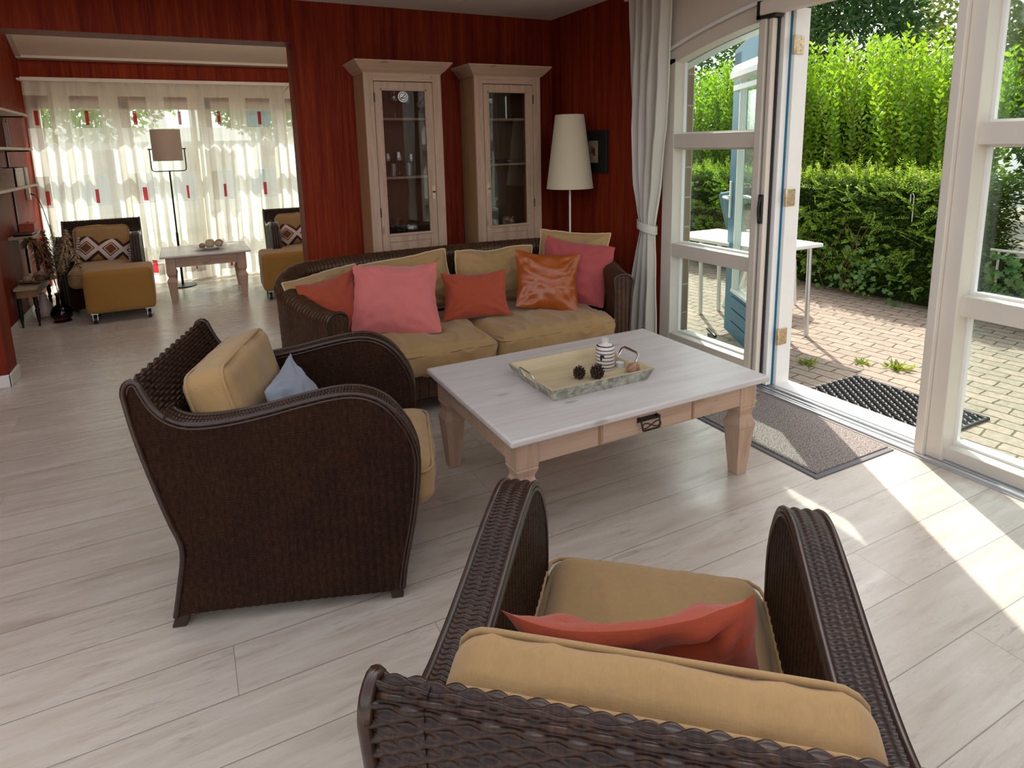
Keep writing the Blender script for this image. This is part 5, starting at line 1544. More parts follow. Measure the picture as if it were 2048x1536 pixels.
for (y0, y1, x0, x1, z0, z1) in ((-0.26, 0.26, 0.02, 0.17, 0.0, 0.012), (-0.27, -0.25, 0.015, 0.175, 0.0, 0.16), (0.25, 0.27, 0.015, 0.175, 0.0, 0.16), (-0.27, 0.27, 0.015, 0.03, 0.0, 0.16), (-0.27, 0.27, 0.16, 0.175, 0.0, 0.16)): m.box(x0, x1, y0, y1, z0, z1)
cr = thing('wooden_crate', 'grey wooden crate with a dark strap on the bottom wall shelf', 'crate', (XL, 7.05, 1.25))
m.build('box', MT['shelfw'], cr, smooth=0, bevel=0.002)
m = MB(); m.box(0.012, 0.179, 0.06, 0.12, -0.0, 0.165); m.build('strap', MT['black'], cr, smooth=0)
m = MB(); m.box(0, 0.02, -0.10, 0.10, 0, 0.27)
fr = thing('picture_frame', 'pale picture frame standing on the middle wall shelf', 'picture frame', (XL + 0.02, 7.25, 1.585)); m.build('frame', MT['whitewood'], fr, smooth=0, bevel=0.004)
m = MB(); m.box(0.0205, 0.022, -0.075, 0.075, 0.03, 0.235); m.build('picture', simple('grey_print', (0.35, 0.36, 0.33), 0.6, vary=0.3), fr, smooth=0)
for k, (y, h, t, c) in enumerate(((6.62, 0.22, 0.035, (0.12, 0.03, 0.02)), (6.665, 0.24, 0.03, (0.20, 0.08, 0.03)), (6.71, 0.20, 0.04, (0.08, 0.03, 0.02)), (6.76, 0.23, 0.03, (0.25, 0.12, 0.05)))):
    b = thing('book', ['dark red', 'brown', 'dark brown', 'tan'][k] + ' book standing upright on the middle wall shelf', 'book', (XL + 0.03, y, 1.585), 0, 'books on the middle wall shelf')
    m = MB(); m.box(0, 0.15, -t / 2, -t / 2 + 0.003, 0, h); m.box(0, 0.15, t / 2 - 0.003, t / 2, 0, h); m.box(0.147, 0.15, -t / 2, t / 2, 0, h); m.build('cover', simple('book_cover_%d' % k, c, 0.5), b, smooth=0)
    m = MB(); m.box(0.004, 0.147, -t / 2 + 0.003, t / 2 - 0.003, 0.004, h - 0.004); m.build('pages', MT['cream'], b, smooth=0)
# two tier stand
st = thing('side_stand', 'low pine stand with two boards on dark turned legs by the left wall', 'stand', (XL, 7.1, 0))
m = MB(); m.box(0.015, 0.185, -0.28, 0.40, 0.335, 0.36); m.build('lower_board', MT['shelfw'], st, smooth=0, bevel=0.003)
m = MB(); m.box(0.015, 0.20, -0.15, 0.42, 0.775, 0.80); m.build('upper_board', MT['shelfw'], st, smooth=0, bevel=0.003)
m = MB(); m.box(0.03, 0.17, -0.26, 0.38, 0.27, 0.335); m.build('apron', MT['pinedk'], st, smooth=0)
m = MB(); m.box(0.15, 0.175, 0.05, 0.08, 0.36, 0.775); m.box(0.03, 0.05, 0.34, 0.37, 0.36, 0.775); m.build('upright', MT['iron'], st, smooth=0)
for x in (0.04, 0.162):
    for y in (-0.25, 0.37):
        m = MB(); m.lathe([(0.016, 0.27), (0.018, 0.2), (0.011, 0.17), (0.02, 0.15), (0.014, 0.13), (0.017, 0.1), (0.008, 0.02), (0.009, 0.0)], 14, 0, (x, y, 0)); m.build('leg', MT['iron'], st, smooth=60)
m = MB(); m.box(-0.07, 0.07, -0.11, 0.11, 0, 0.022)
o = tag(m.build('closed_laptop', MT['iron'], smooth=0, bevel=0.006), 'flat dark closed case on the upper board of the low stand', 'case'); o.location = (XL + 0.115, 7.10, 0.80)
bx = thing('storage_box', 'small orange lidded box on the upper board of the low stand', 'box', (XL + 0.10, 7.36, 0.80))
m = MB(); m.box(-0.06, 0.06, -0.09, 0.09, 0, 0.08); m.build('body', simple('terracotta_box', (0.36, 0.07, 0.03), 0.5), bx, smooth=0, bevel=0.004)
m = MB(); m.box(-0.063, 0.063, -0.093, 0.093, 0.08, 0.09); m.lathe([(0, 0.09), (0.008, 0.09), (0.01, 0.102), (0, 0.105)], 12); m.build('lid', simple('terracotta_lid', (0.42, 0.10, 0.05), 0.5), bx, smooth=0)
pl = thing('shell_platter', 'round platter of pale gourds on the lower board of the stand', 'platter', (XL + 0.165, 7.12, 0.36))
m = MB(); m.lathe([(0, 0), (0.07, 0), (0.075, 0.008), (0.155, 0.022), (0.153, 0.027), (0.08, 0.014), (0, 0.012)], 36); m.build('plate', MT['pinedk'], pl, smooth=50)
gg = 'gourds on the platter of the low stand'
MT['gourd'] = simple('pale_gourd', (0.55, 0.40, 0.24), 0.5, 0.4, vary=0.2, scale=20)
MT['gourdd'] = simple('brown_gourd', (0.22, 0.09, 0.05), 0.5, 0.4, vary=0.25, scale=20)
ball('gourd', 'round pale gourd nearest the pillar on the platter', XL + 0.09, 7.04, 0.376, 0.042, MT['gourd'], gg)
ball('gourd', 'brown gourd at the front of the platter', XL + 0.19, 7.02, 0.376, 0.045, MT['gourdd'], gg, 0.75)
ball('gourd', 'largest pale yellow gourd in the middle of the platter', XL + 0.185, 7.13, 0.376, 0.055, MT['gourd'], gg, 0.8, 0.5, 1.2)
ball('gourd', 'white and blue ball at the curtain side of the platter', XL + 0.20, 7.235, 0.378, 0.040, MT['white'], gg)
ball('gourd', 'small pale gourd at the wall side of the platter', XL + 0.08, 7.16, 0.376, 0.038, MT['gourd'], gg)
# socket and cord
sk = thing('wall_socket', 'cream socket block on the left wall under the wall shelves', 'socket', (XL, 8.05, 1.13))
m = MB(); m.box(0.001, 0.035, -0.03, 0.03, -0.06, 0.06); m.build('block', MT['cream'], sk, smooth=0, bevel=0.005)
m = MB(); m.tube([(0.03, 0.0, 0.0), (0.06, 0.02, -0.01)], 0.01, 8); m.build('plug', MT['black'], sk)
m = MB(); m.tube([tuple(p) for p in catmull([(XL + 0.062, 8.072, 1.118), (XL + 0.10, 8.12, 1.0), (XL + 0.14, 8.18, 0.7), (XL + 0.20, 8.2, 0.35), (XL + 0.26, 8.15, 0.006)], 40)], 0.004, 6)
tag(m.build('power_cord', MT['iron'], smooth=180), 'thin dark cord hanging from the cream wall socket', 'cord')

# vase with dried grasses
va_ = thing('dried_grass_vase', 'brown glass vase on the floor holding dried pampas grass', 'vase', (-1.125, 6.93, 0))
m = MB(); m.lathe([(0, 0.012), (0.055, 0.0), (0.075, 0.006), (0.06, 0.016), (0.085, 0.05), (0.092, 0.085), (0.07, 0.13), (0.034, 0.165), (0.030, 0.24), (0.037, 0.27), (0.034, 0.27), (0.027, 0.24), (0.03, 0.17), (0.066, 0.128), (0.086, 0.085), (0.078, 0.05), (0, 0.03)], 32)
def brown_glass():
    mt, nt, out = new_mat('brown_glass')
    t = N(nt, 'ShaderNodeBsdfTransparent'); t.inputs[0].default_value = (0.28, 0.14, 0.08, 1)
    g = N(nt, 'ShaderNodeBsdfGlossy', Roughness=0.03); mx = nt.nodes.new('ShaderNodeMixShader')
    nt.links.new(pane_reflectance(nt), mx.inputs[0]); nt.links.new(t.outputs[0], mx.inputs[1]); nt.links.new(g.outputs[0], mx.inputs[2]); nt.links.new(mx.outputs[0], out.inputs[0]); return mt
m.build('vase_body', brown_glass(), va_, smooth=60)
MT['grassd'] = simple('dark_dried_grass', (0.16, 0.085, 0.045), 0.9, 0.1, vary=0.3, scale=40)
MT['grassp'] = simple('pale_pampas', (0.42, 0.29, 0.18), 0.9, 0.1, vary=0.3, scale=40)
def plume(label, pts, mat, r0, n, seed, fluff):
    rnd = random.Random(seed); r = thing('dried_grass', label, 'dried grass', (-1.125, 6.93, 0), 0, 'dried grasses in the brown vase')
    P = catmull(pts, 40); m = MB(); m.tube([tuple(p) for p in P], [0.003] * 40, 6); m.build('stalk', MT['grassd'], r, smooth=180)
    m = MB()
    for i in range(n):
        t = rnd.uniform(0.5, 1.0); k = int(t * 39); p = P[k]; prof = math.sin(PI * (t - 0.5) / 0.5 * 0.9 + 0.2) ** 0.7 if t < 0.99 else 0.2
        a = rnd.uniform(0, 2 * PI); el = rnd.uniform(-0.4, 0.9); L_ = r0 * abs(prof) * rnd.uniform(0.5, 1.1)
        d_ = np.array([math.cos(a) * math.cos(el), math.sin(a) * math.cos(el), math.sin(el)]); e = p + d_ * L_ + np.array([0, 0, -0.35 * L_])
        mid = (p + e) / 2 + np.array([0, 0, 0.2 * L_])
        s = np.cross(d_, (0, 0, 1)); s = s / (np.linalg.norm(s) + 1e-6) * fluff
        m.add([p - s * 0.4, p + s * 0.4, mid + s, e, mid - s], [(0, 1, 2, 4), (4, 2, 3)])
    m.build('plume', mat, r, smooth=0)
plume('dark brown pampas plume drooping towards the stand', [(0, 0, .05), (-0.005, 0, .28), (-0.04, -0.02, .48), (-0.10, -0.03, .70), (-0.15, -0.04, .78), (-0.20, -0.05, .70)], MT['grassd'], 0.11, 700, 1, 0.006)
plume('dark brown pampas plume standing tallest beside the stand', [(0, 0, .04), (-0.008, 0, .28), (-0.03, 0.02, .5), (-0.05, 0.02, .75), (-0.06, 0.02, .86)], MT['grassd'], 0.09, 600, 2, 0.006)
plume('pale pampas plume leaning towards the left far armchair', [(0, 0, .05), (0.006, 0, .28), (0.05, -0.01, .48), (0.10, -0.02, .68), (0.13, -0.03, .86)], MT['grassp'], 0.085, 700, 3, 0.006)
plume('pale pampas plume hanging down in front of the left far armchair', [(0, 0, .06), (0.008, 0, .28), (0.06, -0.02, .52), (0.13, -0.03, .66), (0.18, -0.05, .56), (0.20, -0.06, .46)], MT['grassp'], 0.075, 600, 4, 0.006)
plume('silvery thistle spray in the middle of the brown vase', [(0, 0, .05), (0, 0.005, .28), (0.01, 0.02, .5), (0.012, 0.03, .75), (0.01, 0.03, .9)], simple('silver_sprig', (0.34, 0.33, 0.27), 0.8), 0.05, 220, 5, 0.005)
m = MB(); m.lathe([(0, 0), (0.05, 0.0), (0.075, 0.03), (0.08, 0.07), (0.06, 0.12), (0.036, 0.17), (0.03, 0.21), (0.018, 0.235), (0, 0.24)], 32)
o = tag(m.build('ceramic_pear', simple('blush_ceramic', (0.66, 0.50, 0.43), 0.4), smooth=80), 'pale pear shaped floor ornament behind the brown vase', 'ornament'); o.location = (-1.30, 7.22, 0)

# bamboo plant behind the end of the red wall
bp = thing('bamboo_plant', 'thin leaved bamboo plant peeking out behind the red wall', 'plant', (1.26, 5.98, 0))
m = MB(); m.lathe([(0, 0), (0.12, 0), (0.16, 0.28), (0.15, 0.28), (0.13, 0.25), (0, 0.25)], 28); m.build('pot', MT['iron'], bp, smooth=40)
MT['bleaf'] = leaf_mat('bamboo_leaf', (0.035, 0.06, 0.02), (0.09, 0.14, 0.03), 0.25)
rnd = random.Random(5)
stm = MB(); lf = MB()
for k in range(7):
    a = rnd.uniform(0, 6.28); x0, y0 = 0.07 * math.cos(a), 0.07 * math.sin(a)
    lean = (-0.10 - 0.22 * rnd.random() if k < 5 else 0.1 * rnd.random())
    P = catmull([(x0, y0, .25), (x0 + lean * 0.15, y0, .9), (x0 + lean * 0.5, y0 - 0.02, 1.5), (x0 + lean, y0 - 0.04, 1.95 + 0.15 * rnd.random())], 40)
    stm.tube([tuple(p) for p in P], [0.006 - 0.004 * i / 39 for i in range(40)], 6)
    for i in range(6, 40):
        for q in range(2):
            p = P[i]; a = rnd.uniform(PI * 0.6, PI * 1.4) if rnd.random() < 0.6 else rnd.uniform(0, 6.28); L_ = rnd.uniform(0.08, 0.17)
            d_ = np.array([math.cos(a), math.sin(a), rnd.uniform(-0.5, 0.35)]); s = np.array([-d_[1], d_[0], 0]) * 0.008
            mid = p + d_ * L_ * 0.5 + np.array([0, 0, 0.008]); e = p + d_ * L_ + np.array([0, 0, -0.25 * L_])
            lf.add([p, mid - s, e, mid + s], [(0, 1, 2, 3)])
stm.build('stem', MT['grassd'], bp, smooth=60); lf.build('leaves', MT['bleaf'], bp, smooth=0)

# ================================================================== YARD
def leaf_cloud(m, C, D_, L_, Wd, up=0.0, mi=0, rng=RNG):
    """C centres (n,3), D_ directions (n,3) unit, leaf length L_, width Wd"""
    n = len(C); D_ = D_ / np.linalg.norm(D_, axis=1, keepdims=True)
    r = rng.normal(size=(n, 3)); s = np.cross(D_, r); s /= np.linalg.norm(s, axis=1, keepdims=True) + 1e-9
    nn = np.cross(D_, s)
    L_ = np.broadcast_to(L_, (n,))[:, None]; Wd = np.broadcast_to(Wd, (n,))[:, None]
    v0 = C; v1 = C + D_ * L_ * 0.45 + s * Wd + nn * Wd * 0.35; v2 = C + D_ * L_; v3 = C + D_ * L_ * 0.45 - s * Wd + nn * Wd * 0.35
    V = np.stack([v0, v1, v2, v3], 1).reshape(-1, 3)
    k = np.arange(n) * 4
    F = np.concatenate([np.stack([k, k + 1, k + 2], 1), np.stack([k, k + 2, k + 3], 1)])
    m.add(V, F.tolist(), mi)
def blob(cx, cy, cz, rx, ry, rz, n, rng, fill=0.35):
    d_ = rng.normal(size=(n, 3)); d_ /= np.linalg.norm(d_, axis=1, keepdims=True)
    k = 1 - fill * rng.random(n) ** 1.5
    lump = np.array([1 + 0.18 * noise.noise(Vector(tuple(q * 2.2)) + Vector((cx, cy, cz))) for q in d_])
    P = d_ * (k * lump)[:, None] * np.array([rx, ry, rz]) + np.array([cx, cy, cz])
    return P, d_
MT['leaf1'] = leaf_mat('bright_privet_leaf', (0.13, 0.27, 0.018), (0.29, 0.45, 0.035), 0.5)
MT['leaf2'] = leaf_mat('yew_needles', (0.035, 0.085, 0.012), (0.10, 0.17, 0.02), 0.35)
MT['leaf2t'] = leaf_mat('yew_young_tips', (0.19, 0.32, 0.035), (0.33, 0.44, 0.06), 0.45)
MT['leaf2s'] = leaf_mat('yew_side_sprays', (0.12, 0.25, 0.025), (0.24, 0.38, 0.045), 0.4)
MT['leaf3'] = leaf_mat('dark_tree_leaf', (0.03, 0.085, 0.03), (0.09, 0.18, 0.06), 0.4)
MT['leaf4'] = leaf_mat('olive_tree_leaf', (0.14, 0.20, 0.07), (0.26, 0.31, 0.12), 0.4)
MT['ivy'] = leaf_mat('ivy_leaf', (0.06, 0.15, 0.035), (0.15, 0.29, 0.07), 0.3, 0.7)
MT['lblue'] = simple('pale_blue_paint', (0.16, 0.42, 0.52), 0.4)
MT['core'] = simple('dark_foliage_core', (0.020, 0.036, 0.012), 0.95, 0.05)  # solid dark filling; stands in for shade deep inside the foliage
# tall shrub with upright shoots
sh = thing('tall_shrub', 'tall bright green shrub with upright shoots behind the clipped hedge', 'shrub', (7.62, 5.45, -0.035))
m = MB(); st_ = MB()
rng = np.random.default_rng(3); C = []; Dd = []
def shrub_top(bx_, by_): return 2.95 - 0.22 * abs(by_ - 0.1) ** 1.3 * (0.9 if by_ < 0 else 0.42) - 0.5 * bx_ * bx_
for k in range(820):
    bx_, by_ = rng.uniform(-0.70, 0.45), rng.uniform(-1.75, 3.3)
    hmax = shrub_top(bx_, by_) * rng.uniform(0.74, 1.0)
    lx_, ly_ = rng.normal(0, 0.16), rng.normal(0, 0.16)
    z0 = 0.1 + rng.uniform(0, 0.9)
    npr = int((hmax - z0) / 0.05)
    pts = []
    for i in range(npr):
        t = i / npr; p = np.array([bx_ + lx_ * t, by_ + ly_ * t, z0 + (hmax - z0) * t]); pts.append(p)
        a0 = i * 1.57 + k
        for q in (0, PI):
            a = a0 + q + rng.normal(0, .3); C.append(p); Dd.append((math.cos(a), math.sin(a), rng.uniform(0.15, 0.9) + 0.5 * t))
    if k % 5 == 0 and len(pts) > 3: st_.tube([tuple(p) for p in pts[::4]] + [tuple(pts[-1])], 0.004, 4, cap=False)
C = np.array(C); Dd = np.array(Dd)
leaf_cloud(m, C, Dd, rng.uniform(0.055, 0.10, len(C)), 0.018, rng=rng)
m.build('leaves', MT['leaf1'], sh, smooth=0)
st_.build('stems', MT['grassd'], sh, smooth=60)
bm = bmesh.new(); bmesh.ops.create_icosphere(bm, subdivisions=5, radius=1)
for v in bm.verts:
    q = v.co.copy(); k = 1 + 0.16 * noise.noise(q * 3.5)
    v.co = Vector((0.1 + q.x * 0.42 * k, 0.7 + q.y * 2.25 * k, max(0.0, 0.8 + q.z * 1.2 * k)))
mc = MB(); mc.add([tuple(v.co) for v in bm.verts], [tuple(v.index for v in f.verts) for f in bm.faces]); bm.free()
mc.build('shade_core', MT['core'], sh, smooth=0)
# clipped yew hedge
hd = thing('clipped_hedge', 'clipped dark green yew hedge with pale young tips along the paving', 'hedge', (5.85, 5.9, -0.035))
m = MB(); m.box(0.12, 0.75, -2.8, 3.2, 0.0, 1.08); m.build('shade_core', MT['core'], hd, smooth=0)
rng = np.random.default_rng(4)
n = 36000
C = np.zeros((n, 3)); Dd = np.zeros((n, 3))
u1, u2 = rng.random(n), rng.random(n)
y_ = -2.9 + 6.3 * u1; z_ = 0.05 + 1.12 * u2
wob = np.array([noise.noise(Vector((a * 1.4, b * 1.8, 0.0))) for a, b in zip(y_, z_)])
C[:, 0] = 0.05 + 0.10 * wob + rng.uniform(-0.02, 0.16, n); C[:, 1] = y_; C[:, 2] = z_
Dd[:, 0] = -1.0; Dd[:, 1] = rng.normal(0, 0.7, n); Dd[:, 2] = rng.normal(0.1, 0.6, n)
leaf_cloud(m2 := MB(), C, Dd, rng.uniform(0.035, 0.08, n), 0.0105, rng=rng)
n = 6000; C = np.zeros((n, 3)); Dd = np.zeros((n, 3))        # right-hand end of the hedge
C[:, 0] = rng.uniform(0.0, 0.8, n); C[:, 1] = -2.86 + rng.normal(0, 0.06, n); C[:, 2] = rng.uniform(0.03, 1.2, n)
Dd[:, 0] = rng.normal(-0.2, 0.7, n); Dd[:, 1] = -1; Dd[:, 2] = rng.normal(0.1, 0.6, n)
leaf_cloud(m2, C, Dd, rng.uniform(0.03, 0.07, n), 0.009, rng=rng)
m2.build('needles', MT['leaf2'], hd, smooth=0)
m3 = MB(); m4 = MB(); rng = np.random.default_rng(5); C = []; Dd = []; C2 = []; D2 = []
for k in range(1500):                                          # young sprays on top and some on the face
    top = k < 640 or (k > 1440)
    p = np.array([rng.uniform(0.0, 0.75), rng.uniform(-2.85, 3.3), 1.06 + rng.normal(0, 0.04)]) if top else np.array([rng.uniform(-0.04, 0.05), rng.uniform(-2.85, 3.3), rng.uniform(0.15, 1.05)])
    dv = np.array([rng.normal(-0.15, 0.35), rng.normal(0, 0.4), 1.0]) if top else np.array([-0.6, rng.normal(0.3, 0.6), rng.uniform(-0.5, 0.7)])
    dv /= np.linalg.norm(dv); L_ = rng.uniform(0.08, 0.24)
    s = np.cross(dv, rng.normal(size=3)); s /= np.linalg.norm(s)
    for i in range(11):
        t = i / 10; q = p + dv * L_ * t
        for g in (-1, 1): (C if top else C2).append(q); (Dd if top else D2).append(dv * 0.7 + s * g)
C2 = np.array(C2); D2 = np.array(D2); leaf_cloud(m4, C2, D2, rng.uniform(0.022, 0.042, len(C2)), 0.0065, rng=rng)
m4.build('side_sprays', MT['leaf2s'], hd, smooth=0)
C = np.array(C); Dd = np.array(Dd); leaf_cloud(m3, C, Dd, rng.uniform(0.022, 0.042, len(C)), 0.0065, rng=rng)
m3.build('young_tips', MT['leaf2t'], hd, smooth=0)
# ivy at the hedge foot and on the low wall farther right
rng = np.random.default_rng(6)
def ivy_leaves(m, C, N_, s0, rng):
    tmpl = np.array([(0, 0), (0.35, -0.25), (0.62, 0.05), (0.42, 0.28), (0.55, 0.62), (0.2, 0.6), (0, 1.0), (-0.2, 0.6), (-0.55, 0.62), (-0.42, 0.28), (-0.62, 0.05), (-0.35, -0.25)])
    for c, nn in zip(C, N_):
        nn = nn / np.linalg.norm(nn); d_ = np.cross(nn, (0, 1, 0.2)); d_ /= np.linalg.norm(d_); e = np.cross(nn, d_)
        a = rng.uniform(-0.9, 0.9) + PI; d2 = d_ * math.cos(a) + e * math.sin(a); e2 = np.cross(nn, d2); s = s0 * rng.uniform(0.6, 1.3)
        V = c + (tmpl[:, :1] * d2 + tmpl[:, 1:] * e2) * s; m.add(V, [tuple(range(12))])
iv = thing('ivy_patch', 'ivy growing over the foot of the clipped hedge', 'ivy', (5.85, 5.9, -0.035))
m = MB(); n = 170
cl = rng.integers(0, 6, n); cy_ = np.array([-2.05, -2.0, -1.85, -1.3, -0.9, -2.3])[cl]; cz_ = np.array([0.45, 0.25, 0.1, 0.2, 0.12, 0.12])[cl]
C = np.stack([rng.uniform(-0.16, -0.04, n), cy_ + rng.normal(0, 0.16, n), np.abs(cz_ + rng.normal(0, 0.13, n)) + 0.02], 1)
Nn = np.stack([-np.ones(n), rng.normal(0, 0.4, n), rng.normal(0.5, 0.4, n)], 1)
ivy_leaves(m, C, Nn, 0.04, rng); m.build('ivy_leaves', MT['ivy'], iv, smooth=0)
m = MB()
for k in range(4):
    a = rng.uniform(-2.3, -1.6); m.tube([tuple(p) for p in catmull([(-0.03, a, 0.0), (-0.07, a + 0.05, 0.2), (-0.06, a - 0.05, 0.45), (-0.05, a + rng.uniform(-.3, .3), 0.7)], 16)], 0.004, 5)
m.build('ivy_stems', MT['grassd'], iv, smooth=60)
lw = thing('ivy_wall', 'low garden wall covered in dark ivy with a thin pale rail on top', 'wall', (5.95, 1.15, -0.035))
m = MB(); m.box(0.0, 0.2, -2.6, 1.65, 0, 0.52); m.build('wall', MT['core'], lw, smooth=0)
m = MB(); m.tube([(-0.02, -2.6, 0.60), (-0.02, 1.66, 0.60)], 0.012, 8); 
for y in (-2.4, -0.4, 1.6): m.tube([(-0.02, y, 0.3), (-0.02, y, 0.6)], 0.01, 6)
m.build('rail', MT['whitewood'], lw)
m = MB(); n = 1500
C = np.stack([rng.uniform(-0.08, 0.0, n), rng.uniform(-2.6, 1.66, n), rng.uniform(0.02, 0.56, n)], 1); Nn = np.stack([-np.ones(n), rng.normal(0, 0.4, n), rng.normal(0.7, 0.4, n)], 1)
ivy_leaves(m, C, Nn, 0.055, rng); m.build('ivy_leaves', MT['ivy'], lw, smooth=0)
# other shrubs and trees
def tree(name, label, x, y, trunk_h, blobs, mat, seed, ll=(0.10, 0.18), wd=0.032, trunk=0.12, group='trees and shrubs beyond the hedge', fill=0.5):
    r = thing(name, label, 'shrub' if 'shrub' in name else 'tree', (x, y, -0.035), 0, group); rng = np.random.default_rng(seed)
    m = MB(); m.tube([(0, 0, 0), (0.05, 0.03, trunk_h * 0.5), (0.0, 0.08, trunk_h)], [trunk, trunk * 0.8, trunk * 0.5], 10); m.build('trunk', MT['grassd'], r, smooth=60)
    m = MB()
    for (bx_, by_, bz, rx, ry, rz, n) in blobs:
        P_, d_ = blob(bx_, by_, bz, rx, ry, rz, n, rng, fill)
        leaf_cloud(m, P_, d_ + rng.normal(0, 0.7, d_.shape) + np.array([0, 0, -0.1]), rng.uniform(ll[0], ll[1], n), wd, rng=rng)
    m.build('foliage', mat, r, smooth=0)
    return r
tree('leafy_shrub', 'mid green shrub seen through the right sidelight, behind the ivy wall', 7.6, 1.9, 0.9, [(0, 0, 1.15, 0.85, 1.5, 1.1, 7500), (0.3, -1.9, 1.0, 0.7, 1.2, 0.95, 4000), (0.2, 1.0, 1.7, 0.6, 0.7, 0.8, 2500)], MT['leaf3'], 21, (0.06, 0.11), 0.02, 0.05)
tree('dark_tree', 'dark tall tree above the bright shrub', 11.0, 7.75, 2.2, [(0, 0, 3.4, 1.1, 1.1, 1.9, 8000), (0.0, 0.2, 4.6, 0.9, 1.0, 1.2, 3500)], MT['leaf3'], 22)
tree('olive_tree', 'olive green airy tree near the right door post', 13.6, 7.1, 2.0, [(0, 0, 3.4, 1.3, 1.2, 2.1, 6500), (0, -1.5, 2.6, 1.2, 1.1, 1.6, 4500)], MT['leaf4'], 23)
tree('pale_tree', 'pale leaved tree beside the upper hinge of the door frame', 12.5, 10.7, 2.0, [(0, 0, 3.3, 1.1, 1.1, 1.7, 3500)], MT['leaf4'], 28)
tree('dark_tree', 'dark bluish tree seen through the upper panes beside the open blue door', 11.0, 13.0, 2.2, [(0, 0, 3.0, 1.8, 2.4, 2.2, 9000)], MT['leaf3'], 24)
tree('olive_tree', 'olive green tree seen through the top pane of the right sidelight', 10.0, 1.4, 2.0, [(0, 0, 2.4, 1.3, 1.6, 1.9, 5500), (0, -2.0, 2.2, 1.3, 1.5, 1.6, 4500)], MT['leaf4'], 25)
tree('broad_tree', 'yellow green tree top seen through the sheer curtains on the left', -2.2, 17.5, 1.6, [(0, 0, 3.3, 2.2, 1.0, 1.5, 6000)], MT['leaf1'], 26, (0.12, 0.2), 0.05, 0.12, 'trees beyond the far windows')
tree('broad_tree', 'yellow green tree top seen through the sheer curtains above the drum lamp', 2.4, 18.5, 1.6, [(0, 0, 3.3, 1.7, 1.0, 1.5, 6000)], MT['leaf1'], 27, (0.12, 0.2), 0.05, 0.12, 'trees beyond the far windows')
m = MB(); m.box(-8, 7.0, 14.9, 15.1, -0.035, 1.75)
tag(m.build('white_garden_wall', MT['white'], smooth=0), 'pale rendered garden wall beyond the sheer curtains', 'wall')
bs = thing('blue_awning', 'pale blue panel outside the top of the far windows', 'panel', (0.98, 9.3, 0.0), 0.1)
m = MB(); m.box(-0.16, 0.16, 0, 0.035, 1.85, 2.6); m.box(-0.02, 0.02, 0.0, 0.03, -0.035, 1.85); m.build('board', MT['lblue'], bs, smooth=0)
m = MB()
for z in (1.95, 2.5): m.box(-0.15, 0.15, -0.02, 0, z - 0.04, z + 0.04)
m.build('batten', MT['lblue'], bs, smooth=0)
# garden table, chair, door stop, weeds
gt = thing('garden_table', 'white garden table on the paving behind the open blue door', 'table', (4.03, 3.62, -0.035), 0)
m = MB(); m.box(-0.30, 0.27, -0.46, 0.62, 0.725, 0.755); m.build('tabletop', MT['white'], gt, smooth=0, bevel=0.008)
m = MB(); m.cyl(0.245, -0.40, 0.755, 0.757, 0.012); m.build('parasol_hole', MT['black'], gt)
for x in (-0.0, 0.22):
    for y in (-0.38, 0.55):
        m = MB(); m.tube([(x, y, 0.725), (x + 0.02, y, 0.0)], 0.018, 10); m.build('leg', MT['alu'], gt)
gc_ = thing('garden_chair', 'folded back garden chair with teal and red padding behind the white table', 'chair', (4.74, 4.06, -0.035), 0.45)
m = MB(); m.prism([(-0.22, 0.44), (0.22, 0.44), (0.22, 0.50), (-0.22, 0.50)], -0.2, 0.2, 'x'); m.build('seat', simple('red_pad', (0.35, 0.03, 0.02), 0.6), gc_, smooth=0, bevel=0.02)
m = MB(); m.prism([(0.20, 0.50), (0.36, 1.08), (0.41, 1.06), (0.26, 0.48)], -0.21, 0.21, 'x'); m.build('backrest', simple('teal_pad', (0.07, 0.15, 0.17), 0.6), gc_, smooth=0, bevel=0.03, seg=4)
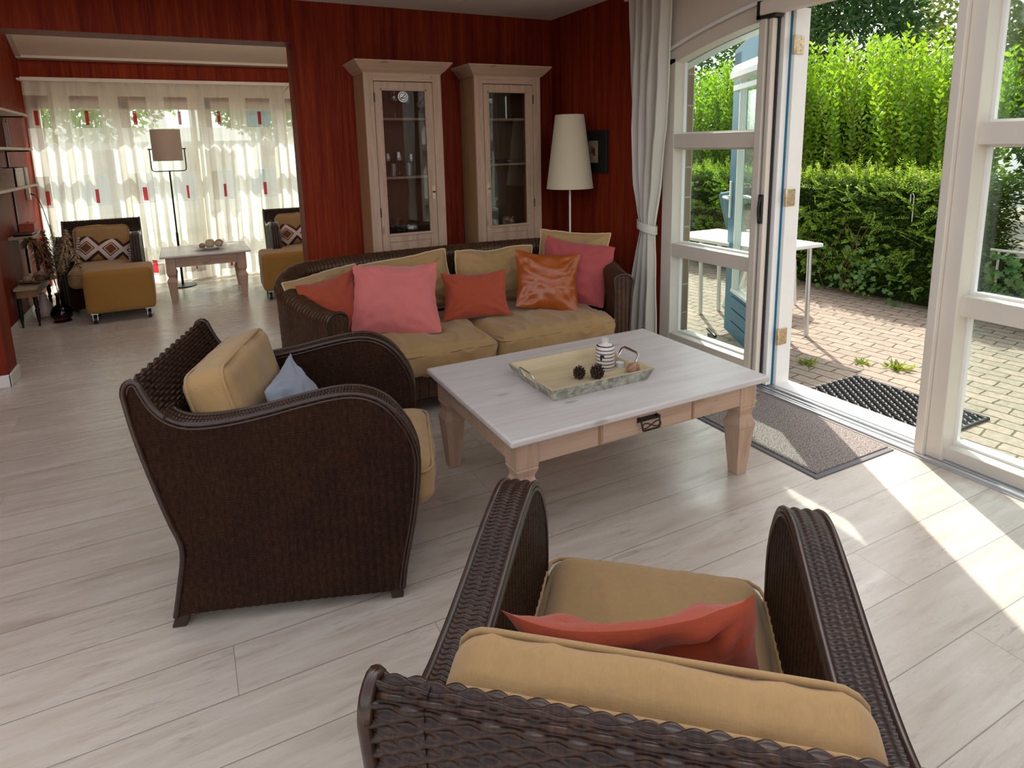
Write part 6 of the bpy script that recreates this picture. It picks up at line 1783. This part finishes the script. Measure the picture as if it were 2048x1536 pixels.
for x in (-0.21, 0.21):
    m = MB(); m.tube([(x, -0.22, 0), (x, -0.2, 0.44), (x, 0.22, 0.44)], 0.013, 8); m.build('leg', MT['white'], gc_)
    m = MB(); m.tube([(x, 0.32, 0), (x, 0.2, 0.44)], 0.013, 8); m.build('leg', MT['white'], gc_)
    m = MB(); m.tube([(x, -0.18, 0.66), (x, 0.26, 0.67)], 0.018, 8); m.build('armrest', MT['white'], gc_)
ds = thing('door_stop_post', 'small grey post with a cross bar on the paving by the blue door', 'door stop', (3.42, 3.40, -0.035))
m = MB(); m.box(-0.02, 0.02, -0.02, 0.02, 0, 0.12); m.build('post', MT['alu'], ds, smooth=0)
m = MB(); m.tube([(-0.03, -0.07, 0.115), (0.03, 0.07, 0.13)], 0.012, 8); m.build('cross_bar', MT['iron'], ds)
hk = thing('hanging_hook', 'thin pale wire loop hanging on the clipped hedge', 'hook', (5.80, 3.40, 0.92))
m = MB(); m.tube([(0, 0, -0.17), (0, 0, 0.06), (0, 0.012, 0.085), (0, 0.03, 0.075), (0.0, 0.03, 0.0)], 0.004, 6); m.build('loop', MT['whitewood'], hk)
MT['weed'] = leaf_mat('weed_leaf', (0.14, 0.22, 0.03), (0.30, 0.34, 0.05), 0.4)
for k, (x, y, s, lab) in enumerate(((3.72, 2.80, 1.0, 'weed tuft between pavers in the shade left of the rubber mat'), (4.15, 2.45, 1.2, 'largest sunlit weed tuft on the paving beyond the rubber mat'), (4.22, 2.22, 0.9, 'sunlit weed tuft nearer the right door post'), (3.92, 2.02, 0.9, 'weed tuft at the far edge of the rubber mat'), (3.98, 1.46, 0.8, 'weed tuft seen through the lowest pane of the right sidelight'), (4.05, 2.62, 0.8, 'small weed tuft beside the largest sunlit one'))):
    rng = np.random.default_rng(60 + k); n = 46
    a = rng.uniform(0, 2 * PI, n); Dd = np.stack([np.cos(a), np.sin(a), rng.uniform(0.15, 1.0, n)], 1)
    C = np.stack([rng.normal(0, 0.022, n), rng.normal(0, 0.022, n), np.zeros(n)], 1) * s
    m = MB(); leaf_cloud(m, C, Dd, rng.uniform(0.04, 0.08, n) * s, 0.007 * s, rng=rng)
    o = tag(m.build('weed_tuft', MT['weed'], smooth=0), lab, 'weed', 'weeds between the pavers'); o.location = (x, y, -0.034)
